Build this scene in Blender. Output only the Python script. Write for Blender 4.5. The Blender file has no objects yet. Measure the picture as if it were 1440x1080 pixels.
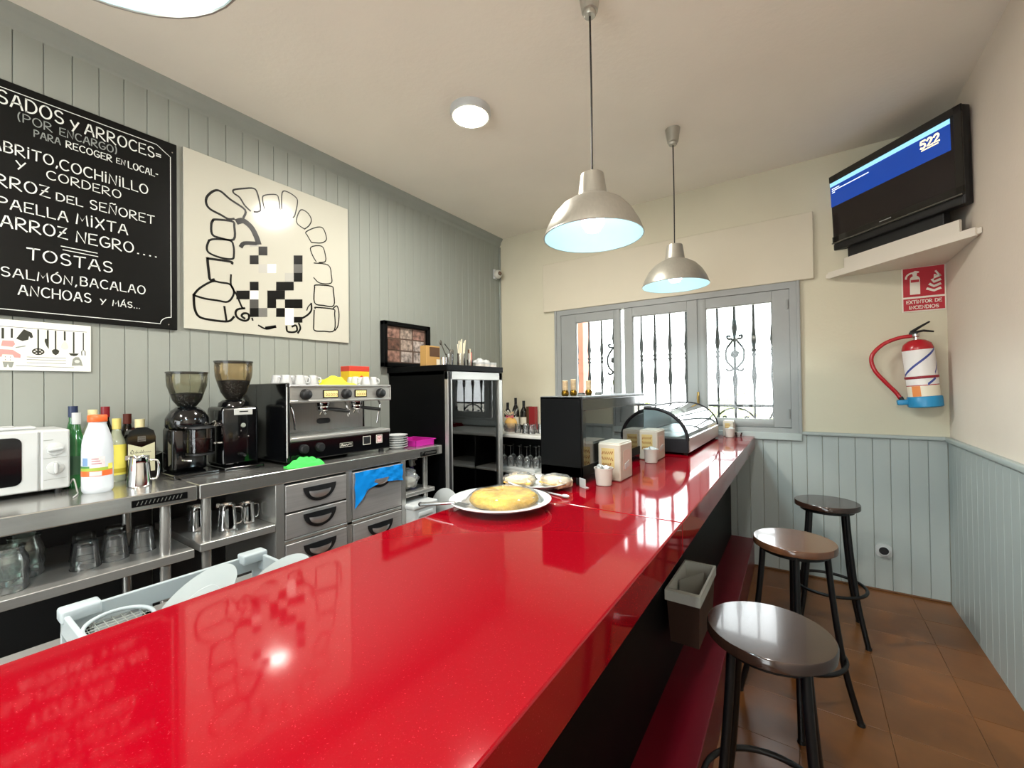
import bpy, bmesh, math, random
from mathutils import Vector, Matrix
random.seed(7)
PI = math.pi
scene = bpy.context.scene
COL = scene.collection
# ---------------------------------------------------------------- camera
F_PX, YAW, PITCH, ROLL, EYE = 598.5, math.radians(34.5), math.radians(0.57), math.radians(-0.72), 1.42
fwd = Vector((-math.sin(YAW)*math.cos(PITCH), math.cos(YAW)*math.cos(PITCH), math.sin(PITCH)))
rgt = Vector((math.cos(YAW), math.sin(YAW), 0)); upv = rgt.cross(fwd)
r2 = rgt*math.cos(ROLL) + upv*math.sin(ROLL); u2 = -rgt*math.sin(ROLL) + upv*math.cos(ROLL)
cam_data = bpy.data.cameras.new('camera'); cam = bpy.data.objects.new('camera', cam_data); COL.objects.link(cam)
cam_data.sensor_width = 36; cam_data.lens = F_PX/1440*36; cam_data.clip_start = .02
m = Matrix((r2, u2, -fwd)).transposed().to_4x4(); m.translation = (0, 0, EYE); cam.matrix_world = m
scene.camera = cam
# ---------------------------------------------------------------- view, world
vs = scene.view_settings
vs.view_transform = 'Standard'; vs.look = 'None'; vs.gamma = 1; vs.use_curve_mapping = False; vs.exposure = 0.95
PENDANT_W, DISC_W, SKY = 15.0, 27.0, 4.6
world = bpy.data.worlds.new('overcast_sky'); scene.world = world; world.use_nodes = True
bg = world.node_tree.nodes['Background']; bg.inputs[0].default_value = (0.95, 0.98, 1.0, 1); bg.inputs[1].default_value = SKY
# ---------------------------------------------------------------- materials
def lin(h):
    if not isinstance(h, str): return tuple(h)
    h = h.lstrip('#'); o = []
    for i in (0, 2, 4):
        c = int(h[i:i+2], 16)/255; o.append(c/12.92 if c <= .04045 else ((c+.055)/1.055)**2.4)
    return tuple(o)
MATS = {}
def M(name, col='#808080', rough=.5, metal=0., var=0., scale=8., bump=0., bscale=None, stretch=None, coat=0., spec=.5, emit=0., ecol=None, trans=0.):
    if name in MATS: return MATS[name]
    mt = bpy.data.materials.new(name); mt.use_nodes = True; nt = mt.node_tree; N = nt.nodes; LK = nt.links
    p = N['Principled BSDF']; c = lin(col)
    p.inputs['Base Color'].default_value = (*c, 1); p.inputs['Roughness'].default_value = rough; p.inputs['Metallic'].default_value = metal
    p.inputs['Coat Weight'].default_value = coat; p.inputs['Coat Roughness'].default_value = .04; p.inputs['Specular IOR Level'].default_value = spec
    p.inputs['Transmission Weight'].default_value = trans
    if emit: p.inputs['Emission Color'].default_value = (*lin(ecol or col), 1); p.inputs['Emission Strength'].default_value = emit
    if var or bump:
        tc = N.new('ShaderNodeTexCoord'); mp = N.new('ShaderNodeMapping'); LK.new(tc.outputs['Object'], mp.inputs[0])
        if stretch: mp.inputs['Scale'].default_value = stretch
        if var:
            nz = N.new('ShaderNodeTexNoise'); nz.inputs['Scale'].default_value = scale; nz.inputs['Detail'].default_value = 5; LK.new(mp.outputs[0], nz.inputs[0])
            rp = N.new('ShaderNodeValToRGB'); e = rp.color_ramp.elements
            e[0].position = .3; e[1].position = .7
            e[0].color = (*[max(0, x*(1-var)) for x in c], 1); e[1].color = (*[min(1, x*(1+var)) for x in c], 1)
            LK.new(nz.outputs['Fac'], rp.inputs[0]); LK.new(rp.outputs[0], p.inputs['Base Color'])
        if bump:
            n2 = N.new('ShaderNodeTexNoise'); n2.inputs['Scale'].default_value = bscale or scale*3; n2.inputs['Detail'].default_value = 4; LK.new(mp.outputs[0], n2.inputs[0])
            b = N.new('ShaderNodeBump'); b.inputs['Strength'].default_value = bump; b.inputs['Distance'].default_value = .01
            LK.new(n2.outputs['Fac'], b.inputs['Height']); LK.new(b.outputs[0], p.inputs['Normal'])
    MATS[name] = mt; return mt
def thin_glass(name, tint=(1, 1, 1), refl=1.0, haze=0.0, ior=1.45):
    mt = bpy.data.materials.new(name); mt.use_nodes = True; nt = mt.node_tree; N = nt.nodes; LK = nt.links
    N.remove(N['Principled BSDF']); out = N['Material Output']
    tr = N.new('ShaderNodeBsdfTransparent'); tr.inputs[0].default_value = (*tint, 1)
    gl = N.new('ShaderNodeBsdfGlossy'); gl.inputs['Roughness'].default_value = .02
    fr = N.new('ShaderNodeFresnel'); fr.inputs[0].default_value = ior
    mu = N.new('ShaderNodeMath'); mu.operation = 'MULTIPLY'; mu.inputs[1].default_value = refl; mu.use_clamp = True
    LK.new(fr.outputs[0], mu.inputs[0]); mx = N.new('ShaderNodeMixShader'); LK.new(mu.outputs[0], mx.inputs[0])
    src = tr.outputs[0]
    if haze:
        df = N.new('ShaderNodeBsdfDiffuse'); df.inputs[0].default_value = (.9, .92, .93, 1); m2 = N.new('ShaderNodeMixShader'); m2.inputs[0].default_value = haze
        LK.new(tr.outputs[0], m2.inputs[1]); LK.new(df.outputs[0], m2.inputs[2]); src = m2.outputs[0]
    LK.new(src, mx.inputs[1]); LK.new(gl.outputs[0], mx.inputs[2]); LK.new(mx.outputs[0], out.inputs[0])
    MATS[name] = mt; return mt
def speckled(name, col, col2, rough):
    mt = M(name, col, rough, spec=.38); nt = mt.node_tree; N = nt.nodes; LK = nt.links; p = N['Principled BSDF']
    tc = N.new('ShaderNodeTexCoord'); v = N.new('ShaderNodeTexNoise'); v.inputs['Scale'].default_value = 420; v.inputs['Detail'].default_value = 2
    LK.new(tc.outputs['Object'], v.inputs[0]); r = N.new('ShaderNodeValToRGB'); e = r.color_ramp.elements
    e[0].position = .66; e[0].color = (*lin(col), 1); e[1].position = .76; e[1].color = (*lin(col2), 1)
    LK.new(v.outputs['Fac'], r.inputs[0]); LK.new(r.outputs[0], p.inputs['Base Color']); return mt
def brushed(name, col, rough, axis=1, bump=.012, var=.05, metal=.72):
    st = [40, 40, 40]; st[axis] = 1.5
    return M(name, col, rough, metal=metal, var=var, scale=2.0, bump=bump, bscale=6, stretch=tuple(st))
# ---------------------------------------------------------------- mesh builder
class B:
    def __init__(s): s.bm = bmesh.new()
    def poly(s, vs, faces):
        v = [s.bm.verts.new(x) for x in vs]
        for f in faces:
            try: s.bm.faces.new([v[i] for i in f])
            except ValueError: pass
        return v
    def box(s, x0, x1, y0, y1, z0, z1, bev=0., seg=2, rot=None, org=None):
        t = bmesh.new(); bmesh.ops.create_cube(t, size=1)
        for v in t.verts: v.co = Vector((x0+(v.co.x+.5)*(x1-x0), y0+(v.co.y+.5)*(y1-y0), z0+(v.co.z+.5)*(z1-z0)))
        if bev: bmesh.ops.bevel(t, geom=t.edges[:], offset=bev, segments=seg, affect='EDGES', profile=.5)
        if rot: bmesh.ops.rotate(t, verts=t.verts[:], cent=Vector(org or ((x0+x1)/2, (y0+y1)/2, (z0+z1)/2)), matrix=rot)
        return s.join(t)
    def join(s, t):
        me = bpy.data.meshes.new('tmp'); t.to_mesh(me); t.free(); s.bm.from_mesh(me); bpy.data.meshes.remove(me); return s
    def lathe(s, prof, c=(0, 0, 0), n=24, axis='z', a0=0, a1=2*PI, sx=1., sy=1.):
        full = abs(a1-a0-2*PI) < 1e-6; k = n if full else n+1; rings = []
        for r, h in prof:
            if r < 1e-6:
                rings.append([s._ax(0, 0, h, c, axis)]*1); continue
            rings.append([s._ax(r*math.cos(a0+(a1-a0)*i/n)*sx, r*math.sin(a0+(a1-a0)*i/n)*sy, h, c, axis) for i in range(k)])
        V = [[s.bm.verts.new(p) for p in ring] for ring in rings]
        for a, b in zip(V, V[1:]):
            for i in range(n):
                j = (i+1) % k
                try:
                    if len(a) == 1 and len(b) == 1: continue
                    if len(a) == 1: s.bm.faces.new((a[0], b[j], b[i]))
                    elif len(b) == 1: s.bm.faces.new((a[i], a[j], b[0]))
                    else: s.bm.faces.new((a[i], a[j], b[j], b[i]))
                except ValueError: pass
        return s
    def _ax(s, x, y, h, c, axis):
        if axis == 'z': return Vector((c[0]+x, c[1]+y, c[2]+h))
        if axis == 'x': return Vector((c[0]+h, c[1]+x, c[2]+y))
        return Vector((c[0]+x, c[1]+h, c[2]+y))
    def tube(s, pts, r, n=8, closed=False, caps=True):
        pts = [Vector(p) for p in pts]; rr = r if isinstance(r, (list, tuple)) else [r]*len(pts); N = len(pts); rings = []; up = None
        for i, p in enumerate(pts):
            a = pts[(i-1) % N] if (closed or i) else p; b = pts[(i+1) % N] if (closed or i < N-1) else p
            t = (b-a).normalized()
            if up is None: up = Vector((0, 0, 1)) if abs(t.z) < .9 else Vector((1, 0, 0))
            x = up.cross(t).normalized(); y = t.cross(x).normalized(); up = y
            rings.append([s.bm.verts.new(p+(x*math.cos(2*PI*k/n)+y*math.sin(2*PI*k/n))*rr[i]) for k in range(n)])
        for i in range(N if closed else N-1):
            a, b = rings[i], rings[(i+1) % N]
            for k in range(n):
                try: s.bm.faces.new((a[k], a[(k+1) % n], b[(k+1) % n], b[k]))
                except ValueError: pass
        if caps and not closed:
            s.bm.faces.new(rings[0][::-1]); s.bm.faces.new(rings[-1])
        return s
    def prism(s, outline, d0, d1, plane='xy'):
        n = len(outline)
        def P(a, b, d): return {'xy': (a, b, d), 'yz': (d, a, b), 'xz': (a, d, b)}[plane]
        s.poly([P(a, b, d0) for a, b in outline]+[P(a, b, d1) for a, b in outline],
               [list(range(n))[::-1], list(range(n, 2*n))]+[[i, (i+1) % n, n+(i+1) % n, n+i] for i in range(n)]); return s
    def ico(s, c, r, sub=2, sc=(1, 1, 1), noise=0., seed=0):
        t = bmesh.new(); bmesh.ops.create_icosphere(t, subdivisions=sub, radius=1); rd = random.Random(seed)
        for v in t.verts:
            k = r*(1+noise*(rd.random()-.5)); v.co = Vector((c[0]+v.co.x*k*sc[0], c[1]+v.co.y*k*sc[1], c[2]+v.co.z*k*sc[2]))
        return s.join(t)
    def move(s, d):
        for v in s.bm.verts: v.co += Vector(d)
        return s
    def turn(s, ang, axis='Z', cent=(0, 0, 0)):
        bmesh.ops.rotate(s.bm, verts=s.bm.verts[:], cent=Vector(cent), matrix=Matrix.Rotation(ang, 3, axis)); return s
    def build(s, name, mat, parent=None, smooth=True, loc=None):
        bm = s.bm; bmesh.ops.remove_doubles(bm, verts=bm.verts[:], dist=1e-6); bmesh.ops.recalc_face_normals(bm, faces=bm.faces[:])
        for e in bm.edges:
            if len(e.link_faces) == 2:
                an = e.calc_face_angle(0)
                if an > .85: e.smooth = False
                elif an > .12:
                    a, b = sorted(f.calc_area() for f in e.link_faces)
                    if b > 12*a: e.smooth = False
        for f in bm.faces: f.smooth = smooth
        me = bpy.data.meshes.new(name); bm.to_mesh(me); bm.free()
        o = bpy.data.objects.new(name, me); COL.objects.link(o); me.materials.append(mat)
        if parent: o.parent = parent
        if loc: o.location = loc
        return o
def thing(name, label, cat, loc=(0, 0, 0), rz=0., group=None):
    o = bpy.data.objects.new(name, None); COL.objects.link(o); o.location = loc; o.rotation_euler = (0, 0, rz); o.empty_display_size = .05
    return tag(o, label, cat, group)
def tag(o, label, cat, group=None):
    o['label'] = label; o['category'] = cat
    if group: o['group'] = group
    return o
def struct(o): o['kind'] = 'structure'; return o
def copy_part(o, loc, parent, name=None):
    c = o.copy(); COL.objects.link(c); c.location = loc; c.parent = parent
    if name: c.name = name
    return c
def copy_tree(o, loc, label=None, rz=None):
    c = o.copy(); COL.objects.link(c); c.location = loc
    if rz is not None: c.rotation_euler = (0, 0, rz)
    if label: c['label'] = label
    def kids(a, b):
        for ch in list(a.children):
            k = ch.copy(); COL.objects.link(k); k.parent = b; kids(ch, k)
    kids(o, c); return c
def arc(cx, cy, rx, ry, a0, a1, n=10): return [(cx+rx*math.cos(math.radians(a0+(a1-a0)*i/n)), cy+ry*math.sin(math.radians(a0+(a1-a0)*i/n))) for i in range(n+1)]
# flat ribbon strokes (print, chalk) in a (u, v) plane mapped by fn(u, v, depth)
def ribbon(b, pts, w, fn):
    pts = [Vector((p[0], p[1])) for p in pts]
    L, Rr = [], []
    for i, p in enumerate(pts):
        a = pts[i-1] if i else p; c = pts[i+1] if i < len(pts)-1 else p; t = (c-a)
        if t.length < 1e-9: t = Vector((1, 0))
        t.normalize(); n = Vector((-t.y, t.x)); ext = Vector((0, 0))
        if i == 0: ext = -t*w*.8
        elif i == len(pts)-1: ext = t*w*.8
        L.append(p+n*w+ext); Rr.append(p-n*w+ext)
    vs = [fn(q.x, q.y) for q in L]+[fn(q.x, q.y) for q in Rr]; k = len(pts)
    b.poly(vs, [(i, i+1, k+i+1, k+i) for i in range(k-1)])
def smooth_line(pts, n=4):
    out = []; N = len(pts)
    for i in range(N-1):
        p0, p1, p2, p3 = pts[max(i-1, 0)], pts[i], pts[i+1], pts[min(i+2, N-1)]
        for k in range(n):
            t = k/n; out.append(tuple(.5*((2*p1[j])+(-p0[j]+p2[j])*t+(2*p0[j]-5*p1[j]+4*p2[j]-p3[j])*t*t+(-p0[j]+3*p1[j]-3*p2[j]+p3[j])*t**3) for j in range(len(p1))))
    return out+[tuple(pts[-1])]
G = {  # single-stroke hand capitals: (width, strokes)
 'A': (.72, [[(0, 0), (.3, .98), (.42, .98), (.72, 0)], [(.1, .36), (.64, .36)]]), 'B': (.6, [[(0, 0), (0, 1)], [(0, 1)]+arc(.25, .77, .3, .23, 90, -90, 8)+[(0, .54)], [(.25, .54)]+arc(.28, .27, .32, .27, 90, -90, 8)+[(0, 0)]]),
 'C': (.68, [arc(.4, .5, .4, .5, 50, 310, 14)]), 'D': (.68, [[(0, 0), (0, 1)], [(0, 1), (.2, 1)]+arc(.22, .5, .46, .5, 90, -90, 10)+[(0, 0)]]),
 'E': (.58, [[(.58, 1), (0, .98), (0, .02), (.6, 0)], [(0, .5), (.46, .52)]]), 'G': (.72, [arc(.4, .5, .4, .5, 50, 325, 14)+[(.74, .42), (.42, .42)]]),
 'H': (.64, [[(0, 0), (0, 1)], [(.64, 0), (.64, 1)], [(0, .5), (.64, .5)]]), 'I': (.12, [[(.06, 0), (.06, .8)], [(.06, 1.0), (.06, 1.06)]]), 'L': (.56, [[(0, 1), (.02, .02), (.58, -.02)]]),
 'M': (.8, [[(0, 0), (.1, 1), (.4, .35), (.7, 1), (.8, 0)]]), 'N': (.66, [[(0, 0), (.04, 1), (.6, 0), (.66, 1)]]), 'O': (.76, [arc(.38, .5, .38, .5, 90, 452, 18)]),
 'P': (.58, [[(0, 0), (0, 1)], [(0, 1), (.2, 1)]+arc(.24, .74, .34, .26, 90, -90, 8)+[(0, .48)]]), 'R': (.66, [[(0, 0), (0, 1)], [(0, 1), (.2, 1)]+arc(.24, .74, .34, .26, 90, -90, 8)+[(.04, .48), (.68, -.04)]]),
 'S': (.58, [arc(.3, .75, .27, .25, 35, 250, 9)+arc(.3, .25, .28, .25, 80, -150, 9)]), 'T': (.66, [[(0, .96), (.68, 1)], [(.34, .98), (.32, 0)]]), 'X': (.62, [[(0, 1), (.62, 0)], [(.62, 1), (0, 0)]]),
 'Z': (.64, [[(0, .98), (.6, 1), (0, .04), (.66, -.02)], [(.14, .5), (.5, .52)]]), 'y': (.42, [[(0, .72), (.2, .3)], [(.44, .74), (.1, -.12)]]), ',': (.12, [[(.1, .08), (.02, -.16)]]), '=': (.4, [[(0, .3), (.4, .3)], [(0, .5), (.4, .5)]]),
 '-': (.3, [[(0, .45), (.3, .45)]]), '.': (.12, [[(.04, .03), (.08, .03)]]), '(': (.2, [arc(.28, .5, .26, .62, 120, 240, 6)]), ')': (.2, [arc(-.08, .5, .26, .62, 60, -60, 6)]), ' ': (.34, []),
 'U': (.66, [[(0, 1), (0, .35)]+arc(.33, .33, .33, .33, 180, 360, 8)+[(.66, 1)]]), 'V': (.66, [[(0, 1), (.33, 0), (.66, 1)]]), 'F': (.55, [[(0, 0), (0, 1), (.55, 1)], [(0, .52), (.42, .52)]]),
 '5': (.56, [[(.54, 1), (.06, 1), (.02, .56)]+arc(.26, .31, .3, .31, 115, -140, 9)]), '2': (.56, [arc(.28, .72, .27, .28, 165, -20, 8)+[(0, 0), (.58, 0)]]),
}
G['\u00d1'] = (.66, G['N'][1]+[[(.1, 1.16), (.25, 1.24), (.42, 1.16), (.56, 1.24)]]); G['\u00d3'] = (.76, G['O'][1]+[[(.36, 1.1), (.5, 1.26)]]); G['\u00c1'] = (.72, G['A'][1]+[[(.36, 1.1), (.5, 1.26)]])
def write(b, txt, u0, v0, h, fn, width=None, w=.06, gap=.2):
    tot = sum(G[c][0]+gap for c in txt)-gap; sx = (width/tot) if width else h; u = 0
    for c in txt:
        gw, st = G[c]
        for s_ in st: ribbon(b, [(u0+(u+x)*sx, v0+y*h) for x, y in s_], w*h, fn)
        u += gw+gap
# ---------------------------------------------------------------- room shell
XL, XR, YF, YB, ZC = -2.812, .767, 3.86, -3.0, 3.09
m_ceil = M('warm_white_plaster', '#e9e3d6', .9, var=.02, scale=3, bump=.12, bscale=40)
m_wall = M('cream_wall_paint', '#cec9b3', .85, var=.03, scale=2, bump=.08, bscale=60)
m_wallr = M('pale_wall_paint', '#ddd2c4', .85, var=.03, scale=2, bump=.15, bscale=50)
m_board = M('grey_green_board_paint', '#8e948e', .5, var=.04, scale=5, bump=.06, bscale=30, stretch=(1, 1, .2))
m_board2 = M('pale_blue_board_paint', '#a4adab', .45, var=.04, scale=5, bump=.06, bscale=30, stretch=(1, 1, .2))
m_groove = M('dark_groove_paint', '#6f7873', .8)
m_tile = M('terracotta_tile', '#744822', .3, var=.25, scale=4, bump=.05, bscale=14)
m_grout = M('brown_grout', '#6b4a30', .85, var=.1, scale=20)
floor = struct(B().box(XL, XR, YB, YF, -.1, -.003).build('floor', m_grout))
tile0 = None
T = .302
ix0 = math.floor((XL-.264)/T)
for i in range(ix0, 2):
    for j in range(-19, 5):
        x0, y0 = .264+i*T, 2.60+j*T
        a, c = max(x0, XL), min(x0+T, XR); d, e = max(y0, YB), min(y0+T, YF)
        if c-a < .03 or e-d < .03: continue
        if c-a > T-.001 and e-d > T-.001:
            if tile0 is None: tile0 = B().box(.001, T-.001, .001, T-.001, -.0065, 0, .0008, 1).build('tile', m_tile, floor); tile0.location = (x0, y0, 0)
            else: copy_part(tile0, (x0, y0, 0), floor)
        else: B().box(a+.0015-x0, c-.0015-x0, d+.0015-y0, e-.0015-y0, -.007, 0).build('tile', m_tile, floor, loc=(x0, y0, 0))
struct(B().box(XL-.1, XR+.1, YB-.1, YF+.1, ZC, ZC+.1).build('ceiling', m_ceil))
# left wall: full height tongue and groove boards
wl = struct(B().box(XL-.15, XL, YB, YF, -.1, ZC).build('wall_left', m_groove))
PB = .0915
bd = B().box(XL, XL+.012, .0008, PB-.0008, 0, 3.03, .0018, 1).build('board', m_board, wl); bd.location = (0, YF-PB, 0)
k = 2
while YF-k*PB > YB+.02: copy_part(bd, (0, YF-k*PB, 0), wl); k += 1
cr = B()
prof = [(0, 3.09), (.0, 3.0), (.012, 3.0), (.016, 3.012), (.022, 3.016), (.03, 3.03), (.034, 3.05), (.045, 3.062), (.055, 3.075), (.058, 3.09)]
cr.poly([(XL+a, YB, z) for a, z in prof]+[(XL+a, YF, z) for a, z in prof], [[i, i+1, len(prof)+i+1, len(prof)+i] for i in range(len(prof)-1)])
struct(cr.build('trim_1', m_board))
struct(B().box(XL+.012, XL+.03, YF-.02, YF, 0, 3.0, .004, 2).build('trim_2', m_board))
# right wall, wainscot boards with top rail
wr = struct(B().box(XR, XR+.15, YB, YF+.15, -.1, ZC).build('wall_right', m_wallr))
bw = B().box(-.012, 0, .0008, PB-.0008, .0, 1.04, .0018, 1).build('board', m_board2, wr); bw.location = (XR, YF-.012-PB, 0)
k = 2
while YF-.012-k*PB > YB+.02: copy_part(bw, (XR, YF-.012-k*PB, 0), wr); k += 1
struct(B().box(XR-.03, XR, YB, YF-.03, 1.04, 1.07, .006, 2).build('trim_3', m_board2))
# far wall with window opening
WX0, WX1, WZ0, WZ1 = -2.08, -.03, 1.055, 2.22
wf = B(); wf.box(XL, WX0, YF, YF+.15, -.1, ZC); wf.box(WX1, XR, YF, YF+.15, -.1, ZC); wf.box(WX0, WX1, YF, YF+.15, -.1, WZ0); wf.box(WX0, WX1, YF, YF+.15, WZ1, ZC)
wf = struct(wf.build('wall_far', m_wall))
x = XR-.012
bf = B().box(-.0935+.0008, -.0008, -.012, 0, 0, 1.045, .0022, 1).build('board', m_board2, wf); bf.location = (x, YF, 0)
k = 1
while x-k*.0935 > XL+.05: copy_part(bf, (x-k*.0935, YF, 0), wf); k += 1
struct(B().box(-.025, XR-.012, YF-.032, YF, 1.045, 1.07, .006, 2).build('trim_4', m_board2))
struct(B().box(-2.06, -.02, YF-.04, YF-.012, 1.0, 1.055, .004, 2).build('trim_5', m_board2))
struct(B().box(XL+.012, XR-.014, YF-.02, YF-.012, 0, .012, .002, 1).build('baseboard_far', m_grout))
# wall behind the camera, with an unseen glazed opening added to let in skylight
wbk = B(); wbk.box(XL, -2.3, YB-.15, YB, -.1, ZC); wbk.box(.3, XR, YB-.15, YB, -.1, ZC); wbk.box(-2.3, .3, YB-.15, YB, 2.35, ZC); wbk.box(-2.3, .3, YB-.15, YB, -.1, .4)
struct(wbk.build('wall_back', m_wall))
g_win = thin_glass('window_glass', (.97, .985, .98), .9)
m_frame = M('grey_window_paint', '#939796', .45, var=.03, scale=6)
w2 = B()
for xx in (-2.3, -1.02, .24): w2.box(xx, xx+.06, YB-.1, YB-.04, .4, 2.35)
w2.box(-2.3, .3, YB-.1, YB-.04, .4, .46); w2.box(-2.3, .3, YB-.1, YB-.04, 2.29, 2.35)
w2 = struct(w2.build('added_window', m_frame))  # unseen window, added as a source of sky light
for xx in (-2.24, -.96): B().box(xx, xx+1.2, YB-.075, YB-.07, .46, 2.29).build('pane', g_win, w2)
# window in the far wall: frame, three casements with panes, handle, hinges
w1 = B(); fy0, fy1 = YF-.02, YF+.07
w1.box(-2.08, -2.03, fy0, fy1, 1.055, 2.22); w1.box(-.085, -.03, fy0, fy1, 1.055, 2.22); w1.box(-2.03, -.085, fy0, fy1, 1.055, 1.09); w1.box(-2.03, -.085, fy0, fy1, 2.15, 2.22)
w1 = struct(w1.build('window_1', m_frame))
B().box(-2.098, -2.076, fy0-.012, fy0+.01, 1.05, 2.2, .003).build('architrave', m_frame, w1)
B().box(-.04, -.018, fy0-.012, fy0+.01, 1.05, 2.2, .003).build('architrave', m_frame, w1)
def casement(x0, x1, px0, px1):
    y0, y1 = YF-.012, YF+.04
    c = B(); c.box(x0, px0, y0, y1, 1.092, 2.15, .004, 1); c.box(px1, x1, y0, y1, 1.092, 2.15, .004, 1); c.box(px0-.004, px1+.004, y0, y1, 1.092, 1.155, .004, 1); c.box(px0-.004, px1+.004, y0, y1, 2.063, 2.15, .004, 1)
    o = c.build('casement', m_frame, w1); B().box(px0, px1, YF+.012, YF+.016, 1.155, 2.063).build('pane', g_win, o); return o
c1 = casement(-2.032, -1.413, -1.868, -1.477); c2 = casement(-1.375, -.7376, -1.293, -.822); c3 = casement(-.7374, -.083, -.669, -.201)
B().box(-1.413, -1.375, YF+.012, YF+.016, 1.09, 2.15).build('pane', g_win, w1)
m_gold = M('worn_brass', '#a88f58', .35, metal=1)
h = B(); h.box(-.75, -.73, YF-.02, YF-.012, 1.27, 1.37, .004); h.tube([(-.74, YF-.02, 1.33), (-.74, YF-.045, 1.335), (-.737, YF-.05, 1.3), (-.735, YF-.05, 1.24)], .007)
h.build('window_handle', m_gold, c2)
for z in (1.2, 2.03): B().lathe([(0, -.035), (.006, -.035), (.006, .035), (0, .035)], (-.098, YF-.018, z), 8).build('hinge', m_frame, c3)
# roller shutter box above the window
sb = B(); sb.box(-2.224, .07, YF-.034, YF-.003, 2.2, 2.694, .005); sb = sb.build('shutter_box', M('ivory_painted_panel', '#cfc8b4', .6, var=.02, scale=3))
tag(sb, 'wide ivory roller shutter box panel above the window', 'shutter box')
# iron grille outside
m_iron = M('dark_iron', '#3b3f40', .6, metal=.3)
gr = thing('window_grille', 'dark wrought iron grille with twisted bars outside the window', 'grille', (-1.05, 4.0, .9))
def gbar(x, z0=1.0, z1=2.4):
    b = B(); zs = [(z0, .009), (1.36, .009), (1.43, .012), (1.49, .02), (1.6, .011), (1.655, .011), (1.67, .02), (1.69, .011), (1.71, .02), (1.725, .011), (1.79, .02), (1.92, .010), (z1, .009)]
    b.lathe([(0, z0)]+[(r, z) for z, r in zs]+[(0, z1)], (x+1.05, 0, -.9), 8); return b.build('bar', m_iron, gr)
for x in (-1.93, -1.792, -1.659, -1.40, -1.2615, -1.136, -1.002, -.862, -.735, -.608, -.3375, -.205, -.08): gbar(x)
def orn_bar(x):
    b = B(); b.lathe([(0, 1.0), (.009, 1.0), (.01, 1.25), (.017, 1.42), (.022, 1.47), (.011, 1.53), (.011, 1.83), (.022, 1.9), (.011, 2.0), (.009, 2.4), (0, 2.4)], (x+1.05, 0, -.9), 8)
    b.build('bar', m_iron, gr)
    s = B(); xo = x+1.05; zc = 1.683-.9
    for sg in (-1, 1):
        p = smooth_line([(xo+sg*.03, 0, zc+.15), (xo+sg*.055, 0, zc+.155), (xo+sg*.05, 0, zc+.13), (xo+sg*.015, 0, zc+.12), (xo+sg*.06, 0, zc+.05), (xo+sg*.068, 0, zc), (xo+sg*.06, 0, zc-.06), (xo+sg*.015, 0, zc-.12), (xo+sg*.05, 0, zc-.14), (xo+sg*.065, 0, zc-.12)], 4)
        s.tube(p, .0095, 6)
    s.ico((xo, 0, zc), .038, 1, (1, .5, 1)); s.build('scroll', m_iron, gr)
orn_bar(-.478); orn_bar(-1.53)
B().box(-1.0, 1.0, -.008, .008, .34, .362).build('rail', m_iron, gr)
for xo in (-.75, .05, .57):
    s = B()
    for sg in (-1, 1):
        s.tube(smooth_line([(xo, 0, .335), (xo+sg*.08, 0, .31), (xo+sg*.14, 0, .25), (xo+sg*.12, 0, .21), (xo+sg*.07, 0, .22), (xo+sg*.075, 0, .26), (xo+sg*.1, 0, .25)], 4), .008, 6)
        s.tube(smooth_line([(xo+sg*.14, 0, .25), (xo+sg*.19, 0, .21), (xo+sg*.24, 0, .24), (xo+sg*.27, 0, .3)], 4), .008, 6)
    s.build('scroll', m_iron, gr)
# outdoors
struct(B().box(-30, 30, YF+.15, 40, -.35, -.25).build('ground', M('pale_paving', '#b9b4a6', .9, var=.1, scale=1)))
tag(B().box(-2.16, -1.98, 4.25, 4.43, -.25, 2.9, .01).build('brick_pillar', M('pinkish_brick_render', '#c98d7c', .8, var=.08, scale=6)), 'pinkish rendered pillar standing outside left casement', 'pillar')
def shrub(x, y, r, zc, seed, label):
    rd = random.Random(seed); t = thing('garden_shrub', label, 'shrub', (x, y, -.25), 0, 'shrubs outside the window')
    b = B()
    for _ in range(260):
        d = Vector((rd.gauss(0, 1), rd.gauss(0, 1), rd.gauss(0, 1))).normalized()*r*(.55+.5*rd.random()); c = Vector((0, 0, zc+.25))+Vector((d.x, d.y, d.z*.8))
        u = Vector((rd.gauss(0, 1), rd.gauss(0, 1), rd.gauss(0, 1))).normalized(); v = u.cross(Vector((rd.gauss(0, 1), rd.gauss(0, 1), 1))).normalized(); s = r*.11
        b.poly([c-u*s, c+v*s*.5, c+u*s, c-v*s*.5], [(0, 1, 2, 3)])
    f = b.build('foliage', M('yellow_green_leaf', '#c3cf86', .6, var=.2, scale=2), t); f['kind'] = 'stuff'
    B().tube([(0, 0, 0), (.03, 0, zc*.5), (0, .02, zc+.2)], [.05, .04, .02], 6).build('stem', M('shrub_bark', '#6a5a44', .9), t)
shrub(-1.05, 9.2, .6, .78, 1, 'yellow green garden shrub seen through right casement beside scroll bar'); shrub(.55, 8.2, .5, .72, 2, 'smaller garden shrub at right edge of right casement'); shrub(-3.2, 9.5, .8, .6, 3, 'garden shrub low behind left casement'); shrub(-2.0, 12, .8, .3, 4, 'distant garden shrub behind the middle casement')
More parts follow.
